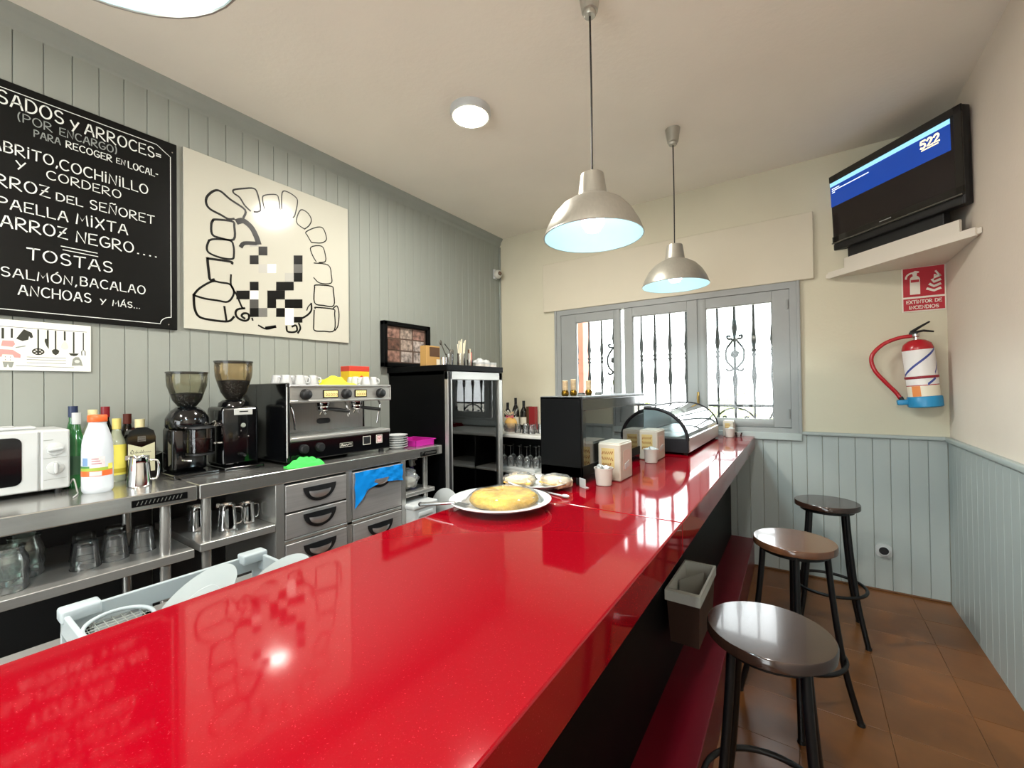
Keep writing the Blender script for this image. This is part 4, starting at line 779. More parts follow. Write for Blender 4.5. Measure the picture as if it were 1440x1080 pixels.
for x, y, lb in ((-2.39, 1.77, 'middle upturned white cup in front row below carton'), (-2.4, 1.84, 'rightmost upturned white cup on espresso machine'), (-2.475, 1.72, 'back row upturned white cup nearest yellow cloth'), (-2.475, 1.8, 'back row upturned white cup before red and yellow carton')): copy_tree(c0, (x, y, ZT), lb, random.uniform(0, 6))
def crumple(name, label, cat, loc, sx, sy, h, mat, seed, rz=0.):
    rd = random.Random(seed); ph = [rd.uniform(0, 6) for _ in range(8)]; n, k = 26, 16; t = thing(name, label, cat, loc, rz); b = B(); vs = []
    for j in range(k+1):
        for i in range(n+1):
            u, v = i/n*2-1, j/k*2-1; e = max(0, 1-abs(u)**5)*max(0, 1-abs(v)**5)
            f = .66+.2*math.sin(3.4*u+2.2*v+ph[0])+.14*math.sin(6*u-4*v+ph[1])+.1*math.sin(9*v+5*u+ph[2])
            vs.append((u*sx*(1+.1*math.sin(4*v+ph[3])), v*sy*(1+.16*math.sin(5*u+ph[4])), h*e*max(.15, f)))
    b.poly(vs, [(j*(n+1)+i, j*(n+1)+i+1, (j+1)*(n+1)+i+1, (j+1)*(n+1)+i) for j in range(k) for i in range(n)]); b.build('fabric', mat, t)
    hem = [vs[i] for i in range(0, n+1)]; B().tube([(x, y, .003) for x, y, z in hem], .003, 6).build('hem', mat, t); return t
crumple('yellow_cloth', 'bright yellow cloth crumpled on top of espresso machine', 'cloth', (-2.43, 1.565, ZT), .08, .105, .062, M('lemon_cloth', '#dbe332', .8), 3)
crumple('green_cloth', 'small bright green cloth on steel bench before espresso machine', 'cloth', (-2.245, 1.275, WZ+.0005), .035, .085, .05, M('neon_green_cloth', '#3fe052', .75), 9, math.radians(-6))
t = thing('red_yellow_box', 'small red and yellow carton on top of espresso machine', 'box', (-2.6, 1.835, ZT)); B().box(-.05, .05, -.075, .085, 0, .105, .002).build('carton', M('yellow_carton', '#e0b91e', .5), t); B().box(-.051, .051, -.076, .086, .1, .137, .003).build('lid', M('red_carton', '#c23a2b', .5), t); B().lathe([(0, 0), (.012, 0), (.012, .0015), (0, .0015)], (.051, .02, .06), 12, axis='x').build('logo_dot', M('red_carton', '#c23a2b', .5), t)
# plates and tray at the right end of the bench
for i in range(6):
    t = thing('small_plate', ['lowest small white plate in stack beside espresso machine', 'second small white plate up in the stack beside machine', 'third small white plate up in the stack beside machine', 'fourth small white plate up in the stack beside machine', 'fifth small white plate up in the stack beside machine', 'top small white plate of stack beside espresso machine'][i], 'plate', (-2.345, 1.985, WZ+.0155*i), 0, 'stack of small plates')
    B().lathe([(0, .002), (.045, .002), (.047, 0), (.05, .002), (.062, .01), (.077, .0165), (.078, .019), (.074, .0195), (.055, .011), (.045, .008), (0, .007)], n=32).build('dish', m_porc, t)
t = thing('magenta_tray', 'magenta plastic tray at right end of steel bench', 'tray', (-2.37, 2.17, WZ)); b = B(); b.box(-.12, .11, -.085, .095, 0, .006, .002)
for a in ((-.12, .11, -.085, -.08), (-.12, .11, .09, .095), (-.12, -.115, -.085, .095), (.105, .11, -.085, .095)): b.box(a[0], a[1], a[2], a[3], 0, .045, .001, 1)
b.build('tray', M('magenta_plastic', '#b0208c', .35), t); B().box(-.125, .118, .09, .108, .04, .047, .002).build('grip_lip', M('magenta_plastic', '#b0208c', .35), t)
# glasses and jugs on bench shelves
def tumbler(x, y, z, r, h, label, group, mat=None): 
    t = thing('drinking_glass', label, 'glass', (x, y, z), 0, group); B().lathe([(0, h-.002), (r*.74, h-.002), (r*.78, h-.006), (r, .0), (r-.003, .0), (r*.74, h-.02), (0, h-.016)], n=24).build('bowl', mat or m_glass, t)
    B().tube([(r*math.cos(a*PI/12), r*math.sin(a*PI/12), .0015) for a in range(24)], .002, 5, closed=True).build('rim', mat or m_glass, t); return t
gl = tumbler(-2.34, .43, .7375, .045, .105, 'leftmost upturned tumbler in front row on bench shelf', 'tumblers on bench shelf')
for x, y, lb in ((-2.36, .52, 'middle upturned tumbler in front row on bench shelf'), (-2.38, .615, 'upturned tumbler nearest the bench leg on shelf'), (-2.47, .45, 'left upturned tumbler of back row on bench shelf'), (-2.49, .55, 'right upturned tumbler of back row on bench shelf')): copy_tree(gl, (x, y, .7375), lb)
m_grg = thin_glass('greenish_glass', (.86, .94, .9), 2.2, .08)
gk = thing('glass_jar', 'ribbed greenish jar nearest the tumblers, front of bench shelf', 'jar', (-2.3, .225, .7375), 0, 'greenish jars on bench shelf')
B().lathe([(0, .0), (.05, .0), (.056, .01), (.052, .03), (.057, .05), (.052, .07), (.057, .09), (.05, .115), (.042, .135), (.044, .15), (.04, .15), (.038, .135), (.046, .112), (.052, .05), (0, .01)], n=28).build('body', m_grg, gk); B().tube([(.043*math.cos(a*PI/12), .043*math.sin(a*PI/12), .15) for a in range(24)], .003, 6, closed=True).build('rim', m_grg, gk)
for x, y, lb in ((-2.29, .10, 'ribbed greenish jar cut by left picture edge'), (-2.42, .16, 'ribbed greenish jar at back, left one'), (-2.43, .28, 'ribbed greenish jar at back, right one nearest tumblers')): copy_tree(gk, (x, y, .7375), lb)
g5 = tumbler(-2.42, .46, .2875, .036, .13, 'leftmost tall glass on the lowest bench shelf', 'glasses on lowest shelf')
for x, y, lb in ((-2.42, .55, 'middle tall glass on the lowest bench shelf'), (-2.42, .64, 'rightmost tall glass on the lowest bench shelf')): copy_tree(g5, (x, y, .2875), lb)
steel_jug(-2.33, .925, .7505, .95, 'larger steel jug on open shelf left of drawers', math.radians(60)); steel_jug(-2.36, 1.03, .7505, .8, 'smaller steel jug with lid nearest the drawers', math.radians(90)); steel_jug(-2.45, .84, .7505, .9, 'steel jug behind the bench leg on open shelf', math.radians(40))
# ---------------------------------------------------------------- glass door fridge
fr = thing('glass_door_fridge', 'black drinks fridge with silver framed glass door in corner', 'fridge', (-2.47, 2.64, 0))
X0, X1, Y0, Y1, ZT2 = -.335, .322, -.34, .335, 1.555
for n_, a in (('side_wall', (X0, X1-.04, Y0, Y0+.035, .06, ZT2)), ('side_wall', (X0, X1-.04, Y1-.035, Y1, .06, ZT2)), ('rear_wall', (X0, X0+.03, Y0+.035, Y1-.035, .06, ZT2)), ('roof', (X0, X1-.04, Y0, Y1, ZT2-.03, ZT2)), ('bottom', (X0, X1-.04, Y0, Y1, .0, .1))): B().box(*a, .004).build(n_, m_black, fr)
B().box(X0, X1+.012, Y0-.02, Y1, ZT2, ZT2+.045, .004).build('top_board', m_black, fr)
m_sil = M('silver_door_frame', '#bdbdb9', .35, metal=.7)
d = B(); dx0, dx1 = X1-.036, X1
d.box(dx0, dx1, Y0, Y0+.045, .1, ZT2-.003, .003); d.box(dx0, dx1, Y1-.045, Y1, .1, ZT2-.003, .003); d.box(dx0, dx1, Y0, Y1, ZT2-.065, ZT2-.003, .003); d.box(dx0, dx1, Y0, Y1, .1, .16, .003); d = d.build('door', m_sil, fr)
B().box(dx0+.012, dx0+.018, Y0+.045, Y1-.045, .16, ZT2-.065).build('pane', thin_glass('fridge_glass', (.8, .84, .84), 2.0), d); B().box(dx1, dx1+.014, Y0, Y0+.018, .1, ZT2-.003, .004).build('door_edge', m_rubber, d)
for z in (1.13, .90, .78, .45):
    b = B(); b.tube([(X0+.05, Y0+.05, z), (dx0-.02, Y0+.05, z), (dx0-.02, Y1-.05, z), (X0+.05, Y1-.05, z)], .006, 6, closed=True)
    for i in range(12): yy = Y0+.08+i*.047; b.tube([(X0+.05, yy, z), (dx0-.02, yy, z)], .002, 4)
    b.build('wire_shelf', m_sil, fr)
def small_bottle(x, y, z, H, mat, label, lab, grp):
    t = thing('beer_bottle', label, 'bottle', (x, y, z), 0, grp); B().lathe([(0, 0), (.028, 0), (.03, .005), (.03, H*.5), (.024, H*.62), (.012, H*.75), (.012, H-.012), (0, H-.012)], n=16).build('glass', mat, t)
    B().lathe([(.0125, H-.02), (.014, H-.018), (.013, H), (0, H)], n=12).build('cap', m_rubber, t); B().lathe([(.0307, .02), (.0307, .085)], n=16).build('label_sheet', lab, t); return t
small_bottle(-2.3, 2.66, .9045, .21, m_gdark, 'dark bottle with pale label on fridge shelf', m_swhite, 'bottles in fridge')
small_bottle(-2.45, 2.80, .9045, .21, m_ggreen, 'green bottle farther back on fridge shelf', MATS['yellow_label'], 'bottles in fridge')
small_bottle(-2.45, 2.55, .4545, .21, m_gdark, 'dark bottle on the lower fridge shelf', MATS['yellow_label'], 'bottles in fridge')
t = thing('drinks_carton', 'red and yellow drinks carton on upper fridge shelf', 'carton', (-2.36, 2.7, 1.1345)); B().box(-.06, .06, -.14, .15, 0, .06, .003).build('carton', MATS['red_carton'], t); B().box(-.058, .0605, -.139, .149, .06, .1, .003).build('flap', MATS['yellow_carton'], t)
# things on the fridge
FZ = ZT2+.045
t = thing('tan_box', 'tan and brown coffee carton on fridge in front of photo frame', 'box', (-2.47, 2.44, FZ)); B().box(-.035, .035, -.075, .075, 0, .165, .002).build('carton', M('tan_carton', '#b08a4e', .6), t); B().box(.0352, .0362, -.04, .07, .08, .155).build('brown_panel', M('brown_print', '#4d3218', .6), t); B().box(.0352, .0362, .035, .074, .0, .06).build('pale_panel', M('pale_label', '#d8d2c0', .5), t)
t = thing('cutlery_glass', 'glass holding long spoons on top of fridge', 'glass', (-2.42, 2.615, FZ)); B().lathe([(0, 0), (.028, 0), (.034, .11), (.032, .11), (.026, .006), (0, .006)], n=20).build('glass', m_glass, t)
for (a, b_) in (((.0, .01, .01), (-.02, -.085, .2)), ((.01, .0, .01), (.0, .035, .13)), ((-.01, .01, .01), (.015, .0, .12)), ((0, -.01, .01), (-.01, .02, .13))):
    q = B(); q.tube([a, b_], .0035, 6); q.ico(b_, .014, 2, (.5, 1, 1.5)); q.build('spoon', m_dark_shade if False else M('dull_steel', '#6f6c66', .35, metal=.8), t)
b = B().tube([(.01, .015, .01), (.01, .02, .11), (0, -.06, .19)], .004, 6); b.build('straw', m_rubber, t)
t = thing('small_steel_cup', 'narrow steel shaker cup on fridge beside tan box', 'cup', (-2.4, 2.525, FZ)); B().lathe([(0, 0), (.02, 0), (.022, .075), (.02, .075), (.018, .004), (0, .004)], n=18).build('cup', m_chrome, t); B().tube([(.021*math.cos(a*PI/9), .021*math.sin(a*PI/9), .075) for a in range(18)], .0015, 5, closed=True).build('rim', m_chrome, t)
t = thing('straw_jar', 'glass jar of wrapped white straws on top of fridge', 'jar', (-2.4, 2.735, FZ)); B().lathe([(0, 0), (.032, 0), (.034, .01), (.034, .12), (.032, .12), (.03, .008), (0, .008)], n=20).build('jar', m_glass, t); rd = random.Random(2)
for i in range(16):
    a, r_ = rd.uniform(0, 6.3), rd.uniform(.005, .024); B().tube([(r_*math.cos(a), r_*math.sin(a), .01), (r_*1.7*math.cos(a), r_*2.0*math.sin(a), rd.uniform(.19, .25))], .0035, 5).build('straw', M('ivory_straw', '#e6dfc6', .6), t)
t = thing('stirrer_cup', 'small glass of pink and brown sachets on top of fridge', 'glass', (-2.37, 2.815, FZ)); B().lathe([(0, 0), (.024, 0), (.028, .07), (.026, .07), (.022, .005), (0, .005)], n=18).build('glass', m_glass, t)
for i in range(8):
    a = i*.8; B().box(-.008, .008, -.002, .002, .006, rd.uniform(.1, .17), 0, rot=Matrix.Rotation(a, 3, 'Z'), org=(0, 0, 0)).move((.012*math.cos(a), .012*math.sin(a), 0)).build('sachet', [M('pink_paper', '#c98a84', .7), M('brown_print', '#4d3218', .6), m_white, M('ivory_straw', '#e6dfc6', .6)][i % 4], t)
t0 = thing('white_tin', 'white round tin at left front edge of fridge top', 'tin', (-2.25, 2.80, FZ), 0, 'white tins on fridge'); B().lathe([(0, 0), (.038, 0), (.038, .036), (0, .036)], n=24).build('tin', M('offwhite_tin', '#cfccc4', .4), t0); B().lathe([(.039, .026), (.0395, .028), (.0395, .042), (.036, .044), (0, .044)], n=24).build('lid', m_white, t0)
for x, y, lb in ((-2.25, 2.88, 'second white round tin along fridge front edge'), (-2.33, 2.92, 'white round tin under crumpled cloth on fridge'), (-2.245, 2.96 - .025, 'rightmost white round tin on fridge front edge')): copy_tree(t0, (x, y + (.03 if lb[0] == 'r' else 0) - (.0 if lb[0] != 'r' else .0), FZ), lb)
crumple('white_napkin', 'crumpled white cloth on tins over fridge', 'cloth', (-2.31, 2.895, FZ+.0445), .07, .06, .04, m_white, 12)
# ---------------------------------------------------------------- back bar unit under the window
bb = thing('back_bar_unit', 'dark back bar unit with white top along far wall', 'cabinet', (-1.9, 3.57, 0))
m_marble = M('white_marble_top', '#d6d6d0', .25, var=.04, scale=4)
B().box(-.885, .9, -.27, .265, .955, .985, .004).build('top', m_marble, bb); B().box(-.885, .9, -.25, .262, .615, .64, .003).build('shelf', m_marble, bb)
B().box(-.885, .9, .245, .262, 0, .955).build('rear_board', m_dark_shade, bb)
for x in (-.885, .3, .88): B().box(x, x+.02, -.25, .245, 0, .955).build('side_board', m_dark_shade, bb)
B().box(-.865, .88, -.24, .24, 0, .6).build('cupboard', m_black, bb)
B().box(-.86, -.15, -.24, .1, .6402, .668, .004).build('tray', M('white_tray', '#d5d8d6', .4), bb)
# wine glasses upside down on the shelf
wg = thing('wine_glass', 'front row upturned wine glass, second from fridge side', 'wine glass', (-2.44, 3.40, .6685), 0, 'upturned wine glasses')
B().lathe([(.032, 0), (.038, .03), (.04, .06), (.03, .09), (.005, .105), (.0035, .115), (.0035, .19), (.01, .197), (.034, .2), (.034, .202), (0, .203)], n=20).build('glass', thin_glass('stem_glass', (.93, .95, .95), 2.2, .06), wg)
for x, y, lb in ((-2.35, 3.38, 'front row upturned wine glass, third from fridge'), (-2.26, 3.4, 'front row upturned wine glass, fourth from fridge'), (-2.17, 3.39, 'front row upturned wine glass, fifth from fridge'), (-2.08, 3.41, 'front row upturned wine glass nearest the black display case'), (-2.4, 3.5, 'back row upturned wine glass, first from fridge'), (-2.3, 3.49, 'back row upturned wine glass, second from fridge'), (-2.2, 3.5, 'back row upturned wine glass, third from fridge'), (-2.1, 3.5, 'back row upturned wine glass nearest the display case'), (-2.52, 3.45, 'upturned wine glass right beside the fridge door')): copy_tree(wg, (x, y, .6685), lb)
tw = tumbler(-2.22, 3.45, .9855, .034, .09, 'upturned glass front middle on back bar top', 'glasses on back bar')
for x, y, lb in ((-2.14, 3.43, 'front upturned glass nearest display case on back bar'), (-2.18, 3.53, 'back row upturned glass in middle on back bar'), (-2.27, 3.54, 'back row upturned glass nearest the red box'), (-2.09, 3.52, 'back row upturned glass nearest the display case'), (-2.32, 3.47, 'upturned glass nearest the fruit basket on back bar')): copy_tree(tw, (x, y, .9855), lb)
def wine(x, y, H, label): 
    t = thing('wine_bottle', label, 'bottle', (x, y, .9855), 0, 'wine bottles on back bar'); B().lathe([(0, 0), (.036, 0), (.038, .006), (.038, H*.6), (.03, H*.68), (.015, H*.78), (.014, H), (0, H)], n=20).build('glass', m_gdark, t); B().lathe([(.0385, .05), (.0385, .13)], n=20).build('label_sheet', MATS['pale_label'], t); B().lathe([(.015, H*.82), (.0155, H+.001), (0, H+.002)], n=14).build('foil', m_rubber, t)
wine(-2.54, 3.76, .33, 'taller dark wine bottle behind wrapped fruit basket'); wine(-2.445, 3.77, .30, 'shorter dark wine bottle right of the basket'); wine(-2.63, 3.74, .28, 'dark wine bottle left behind wrapped basket')
t = thing('red_box', 'dark red box at back of back bar against wall', 'box', (-2.355, 3.79, .9855)); B().box(-.05, .05, -.03, .03, 0, .24, .003).build('box', M('dull_red_card', '#8c1f24', .5), t); B().box(-.052, -.02, -.032, .032, .02, .241, .002).build('dark_side', M('brown_print', '#4d3218', .6), t)
t = thing('fruit_basket', 'round fruit wrapped in clear film with pink bow', 'gift basket', (-2.46, 3.55, .9855)); 
B().lathe([(0, 0), (.05, 0), (.07, .03), (.068, .032), (0, .012)], n=24).build('basket', M('wicker', '#8d5b2c', .7, var=.3, scale=60), t); B().ico((0, 0, .08), .066, 3, (1, 1, .95), .03, 2).build('fruit', M('peach_fruit', '#dcae5e', .5, var=.15, scale=12), t)
b = B()
for i in range(14):
    a = i*PI/7+.2; u = Vector((math.cos(a), math.sin(a), 0)); r_ = .06+.05*rd.random(); q = Vector((-u.y, u.x, 0))
    b.poly([(0, 0, .14), tuple(u*r_*.5+q*.016+Vector((0, 0, .17))), tuple(u*r_+Vector((0, 0, .2+.06*rd.random()))), tuple(u*r_*.5-q*.016+Vector((0, 0, .18)))], [(0, 1, 2, 3)])
b.lathe([(.07, 0), (.075, .06), (.055, .115), (.012, .14)], n=18); b.build('film', thin_glass('gift_film', (.97, .97, .97), 2.2, .1), t)
b = B()
for s_ in (-1, 1): b.tube(smooth_line([(0, -.012, .14), (s_*.03, -.02, .158), (s_*.045, -.02, .142), (s_*.02, -.018, .135), (0, -.012, .14), (s_*.03, -.02, .115)], 3), .005, 6)
b.build('bow', M('pink_ribbon', '#e0607a', .5), t)
# ---------------------------------------------------------------- on the red counter
CZ = 1.0205
def plate(x, y, r, label):
    t = thing('serving_plate', label, 'plate', (x, y, CZ)); k = r/.172
    B().lathe([(0, .006), (.085*k, .006), (.088*k, 0), (.093*k, .001), (.105*k, .009), (.14*k, .02), (.17*k, .027), (.172*k, .03), (.168*k, .031), (.135*k, .025), (.1*k, .013), (0, .0105)], n=48).build('dish', m_porc, t); return t
plate(-.852, 1.162, .172, 'large white plate carrying the wrapped omelette on red counter')
t = thing('potato_omelette', 'thick yellow potato omelette under cling film on plate', 'omelette', (-.84, 1.165, CZ+.0125), math.radians(20))
b = B(); nr = 48; prof = [(0, .0), (.095, .0), (.108, .006), (.115, .02), (.112, .028), (.1, .036), (.07, .038), (0, .039)]; rr = random.Random(8)
b.lathe(prof, n=nr)
for v in b.bm.verts:
    rad = math.hypot(v.co.x, v.co.y)
    if rad > .02: a = math.atan2(v.co.y, v.co.x); f = 1+.02*math.sin(5*a+1)+.014*math.sin(11*a)+.012*rr.uniform(-1, 1); v.co.x *= f; v.co.y *= f; v.co.z += .0015*rr.uniform(-1, 1)*(1 if v.co.z > .002 else 0)
b.build('omelette', M('egg_yellow', '#ddb440', .55, var=.35, scale=26, bump=.9, bscale=45), t)
b = B(); b.lathe([(.15, .008), (.128, .016), (.118, .03), (.103, .0395), (.07, .0415), (0, .0425)], n=56)
for v in b.bm.verts: v.co.z += .0022*math.sin(60*v.co.x+40*v.co.y)*(.6+.4*math.sin(33*v.co.y)); 
b.build('film', m_film, t)
plate(-.885, 1.462, .123, 'smaller white plate with wrapped sandwiches near display case')
def sandwich(x, y, rz, col, label, seed):
    t = thing('wrapped_sandwich', label, 'sandwich', (x, y, CZ+.0095), rz, 'wrapped sandwiches'); b = B().box(-.054, .054, -.042, .042, .0, .034, .012, 3)
    q = random.Random(seed)
    for v in b.bm.verts: v.co += Vector((q.uniform(-.003, .003), q.uniform(-.003, .003), q.uniform(-.002, .003)))
    b.build('bread', M('bread_crumb', '#e0cfae', .7, var=.2, scale=25, bump=.4), t); B().box(-.056, .056, -.044, .0, .012, .019, .003).build('filling', M('egg_filling', '#e2b44e', .5), t)
    b = B().ico((0, 0, .023), 1, 3, (.068, .056, .029), .2, seed); b.build('film', thin_glass('sandwich_film', (.97, .96, .95), 1.3, .12), t); return t
sandwich(-.952, 1.435, .2, 0, 'film wrapped sandwich at left on smaller plate', 4); sandwich(-.815, 1.487, -.3, 0, 'film wrapped sandwich at right on smaller plate', 6)
t = thing('cake_server', 'steel cake server with handle jutting past the large plate', 'utensil', (-.98, 1.01, CZ+.03)); b = B().tube([(-.075, -.016, -.012), (-.02, -.006, -.004), (.05, .012, .004)], [.007, .0065, .004], 8); b.build('handle', M('satin_steel', '#b9bdbf', .25, metal=1), t); B().box(.05, .1, .0, .03, .002, .004, .001, 1).build('blade', MATS['satin_steel'], t); B().ico((-.078, -.0165, -.012), .008, 2).build('end_cap', m_rubber, t)
t = thing('white_spoon', 'white plastic spoon lying by the smaller plate', 'spoon', (-.775, 1.395, CZ)); b = B().tube([(-.06, .02, .004), (.0, .0, .004), (.045, -.012, .005)], .0035, 8); b.build('handle', m_white, t); B().ico((.055, -.015, .007), .013, 2, (1.3, .8, .45)).build('bowl', m_white, t)
# hot display case
dc = thing('display_case', 'black and glass countertop display case with cork stoppers on top', 'display case', (-.845, 2.0, CZ))
hx, hy, hz = .095, .42, .362
B().box(-hx, hx, -hy, -hy+.02, .03, hz, .003).build('end_panel', m_black, dc); B().box(-hx, hx, -hy, hy, .03, .075, .003).build('floor_box', m_black, dc); B().box(-hx, hx, -hy, hy, hz-.012, hz, .003).build('roof', MATS.get('case_grey') or M('case_grey', '#5b6062', .3, metal=.4), dc)
B().box(hx-.01, hx, -hy+.02, hy, hz-.06, hz-.012, .002).build('front_band', m_gloss, dc); B().box(hx-.008, hx, -hy+.02, -hy+.05, .075, hz-.06, .002).build('front_post', m_gloss, dc)
g_case = thin_glass('case_glass', (.62, .68, .67), 2.4)
B().box(hx-.006, hx-.002, -hy+.05, hy-.012, .075, hz-.06).build('front_pane', g_case, dc); B().box(-hx+.012, hx-.012, hy-.008, hy-.004, .075, hz-.012).build('end_pane', m_glass, dc); B().box(-hx+.002, -hx+.006, -hy+.02, hy, .075, hz-.012).build('rear_pane', m_glass, dc); B().box(-hx+.01, hx-.012, -hy+.02, hy-.02, .2, .205).build('inner_shelf', m_glass, dc)
for x in (-hx+.015, hx-.015):
    for y in (-hy+.015, hy-.015): B().box(x-.012, x+.012, y-.012, y+.012, 0, .03, .002).build('foot', m_rubber, dc)
# stoppers on the case
for i, (y, h, lb) in enumerate(((1.66, .066, 'nearest cork topped brass stopper on display case'), (1.74, .072, 'second and tallest cork topped brass stopper on display case'), (1.905, .068, 'farthest cork topped brass stopper on display case'))):
    t = thing('cork_stopper', lb, 'stopper', (-.86, y, CZ+hz), 0, 'cork stoppers'); B().lathe([(0, 0), (.012, 0), (.0165, .008), (.0165, .016), (.013, .024), (.011, .026), (0, .026)], n=18).build('brass_base', M('brass', '#7a5f22', .25, metal=1), t); B().lathe([(.011, .026), (.012, .028), (.012, h), (.01, h+.002), (0, h+.002)], n=16).build('cork', M('cork', '#b39a78', .8, var=.2, scale=80), t)
for y, lb in ((1.825, 'small dark button cap between stoppers on display case'), (2.02, 'small dark button cap farther along display case')): 
    t = thing('dark_cap', lb, 'cap', (-.86, y, CZ+hz), 0, 'dark caps'); B().lathe([(0, 0), (.017, 0), (.017, .009), (.014, .012), (0, .012)], n=18).build('cap', m_rubber, t); B().lathe([(.0172, .002), (.0178, .003), (.0178, .005), (.0172, .006)], n=18).build('ring', m_pgrey, t)
t = thing('white_figurine', 'tiny white script ornament on far end of display case', 'ornament', (-.86, 2.19, CZ+hz)); b = B(); b.tube(smooth_line([(0, -.02, .004), (0, -.008, .02), (0, 0, .045), (0, .008, .03), (0, .004, .006), (0, .022, .03)], 4), .003, 6); b.build('script', m_white, t); B().box(-.012, .012, -.03, .03, 0, .004, .001, 1).build('base', m_white, t)
# price cards by the case foot
for i, (x, y, a, lb) in enumerate(((-.80, 1.545, .3, 'white card leaning left of display case foot'), (-.735, 1.557, -.6, 'white card leaning right of display case foot'))):
    t = thing('price_card', lb, 'card', (x, y, CZ), a, 'white cards'); B().box(-.022, .022, -.002, .002, 0, .036, .0005, 1).build('card', m_white, t); B().box(-.02, .02, .002, .018, 0, .003, .001, 1).build('support', m_white, t)
# napkin dispensers
m_nap = M('beige_plastic', '#bdb6a8', .4); m_lt = M('brown_lettering', '#8a4f16', .5); m_yel = M('yellow_patch', '#c4ad72', .5)
def dispenser(x, y, label, k=1.0):
    t = thing('napkin_dispenser', label, 'napkin dispenser', (x, y, CZ), 0, 'napkin dispensers'); a, c, h = .05*k, .075*k, .158*k
    B().box(-a, a, -c, c, 0, h, .006).build('case', m_nap, t)
    f = B().box(-a+.016, a-.026, -c-.001, -c+.002, .055*k, .138*k).build('logo_patch', m_yel, t); b = B(); fnn = lambda u, v: (u, -c-.0016, v)
    for i in range(3): ribbon(b, [(-a+.02+j*.0042*k, (.118-.025*i+(.006 if (j+i) % 2 else -.005))*k) for j in range(12 if i != 2 else 10)], .0026*k, fnn)
    b.build('lettering', m_lt, f)
    B().prism([(q[0]*k, q[1]*k) for q in arc(.03, .115, .012, .012, 0, 90, 4)+arc(-.03, .115, .012, .012, 90, 180, 4)+arc(-.03, .05, .012, .012, 180, 270, 4)+arc(.03, .05, .012, .012, 270, 360, 4)], a-.001, a+.0015, 'yz').build('opening', M('opening_beige', '#c9b4a8', .5), t); b = B().box(a-.001, a+.004, -.028*k, .028*k, .05*k, .075*k, .002); b.turn(.2, 'X', (a, 0, .06)); b.build('napkin', m_white, t); B().box(-a+.004, a-.004, -c+.004, c-.004, h-.002, h+.004, .002).build('cover', m_nap, t); return t  # opening is a plain pinkish beige plate
dispenser(-.692, 1.805, 'beige napkin dispenser with brown print beside the display case'); dispenser(-.706, 2.40, 'beige napkin dispenser against the curved glass case'); dispenser(-.50, 3.80 - .03, 'small pale napkin dispenser at far counter end', .75)
def tub(x, y, label, k=1.0):
    t = thing('paper_tub', label, 'tub', (x, y, CZ), 0, 'paper tubs'); B().lathe([(0, 0), (.029*k, 0), (.031*k, .002), (.0365*k, .066*k), (.039*k, .066*k), (.039*k, .071*k), (.035*k, .07*k), (.029*k, .006), (0, .006)], n=28).build('cup', M('blush_paper_cup', '#c0b8b0', .5), t)
    q = random.Random(int(x*1000)); b = B()
    for i in range(7): u, v = q.uniform(-.02, .02)*k, q.uniform(-.02, .02)*k; b.ico((u, v, .064*k+q.uniform(0, .012)), .013*k, 1, (1, 1, .9), .5, i)
    b.build('sugar_paper', m_white, t); return t
tub(-.683, 1.648, 'pale paper tub of white sachets before near dispenser'); tub(-.672, 2.262, 'pale paper tub before the farther dispenser'); tub(-.482, 3.66, 'small pale tub at the far counter end', .95)
# curved glass vitrine
vt = thing('curved_glass_vitrine', 'refrigerated counter vitrine with curved glass front and grey ends', 'display case', (-.745, 3.1, CZ))
va, vy = .19, .52
m_vg = M('dark_grey_plastic', '#1c1c1f', .45, spec=.2); m_vs = brushed('vitrine_steel', '#bfb9b4', .3)
B().box(-va, va, -vy, vy, .012, .096, .004).build('base', m_vg, vt); B().box(va-.012, va+.004, -vy+.03, vy-.02, .015, .1, .004).build('front_strip', m_vs, vt)
for x in (-va+.03, va-.03):
    for y in (-vy+.05, vy-.05): B().lathe([(0, 0), (.015, 0), (.015, .014), (0, .014)], (x, y, 0), 10).build('foot', m_rubber, vt)
curve = [(va-.003, .085)]+arc(-.04, .085, va+.037, .185, 8, 80, 12)+[(-.12, .27), (-va+.005, .26)]
def endp(y, name, mat, th=.006): q = curve+[(-va, .085)]; B().prism([(x, z) for x, z in q], y-th/2, y+th/2, 'xz').build(name, mat, vt)
g_v = thin_glass('vitrine_glass', (.9, .94, .95), 2.0)
endp(-vy+.01, 'end_pane', g_v); endp(vy-.01, 'end_pane', g_v)
for y, w in ((-vy+.006, .01), (vy-.006, .006)):
    B().tube([(x, y, z) for x, z in curve], w, 8).build('arch_frame', m_vg, vt)
b = B(); n = len(curve); b.poly([(x, -vy+.012, z) for x, z in curve]+[(x, vy-.012, z) for x, z in curve], [(i, i+1, n+i+1, n+i) for i in range(n-1)]); b.build('curved_pane', g_v, vt)
B().box(-va, -va+.03, -vy, vy, .085, .265, .003).build('rear_wall', m_white, vt); B().box(-va+.03, va-.02, -vy+.02, vy-.02, .085, .09).build('tray_floor', m_vs, vt); B().box(-.13, -.1, -vy+.02, vy-.02, .262, .274, .003).build('top_rail', m_vg, vt)
for i in range(4): B().box(-.13, .13, -.46+i*.235, -.25+i*.235, .09, .1, .004).build('food_tray', m_steel, vt)
t = thing('glass_dish', 'small clear glass dish at far counter end beside tub', 'dish', (-.43, 3.74, CZ)); B().lathe([(0, 0), (.02, 0), (.028, .03), (.026, .03), (.018, .004), (0, .004)], n=18).build('dish', m_glass, t); B().tube([(.027*math.cos(a*PI/9), .027*math.sin(a*PI/9), .03) for a in range(18)], .0015, 5, closed=True).build('rim', m_glass, t)
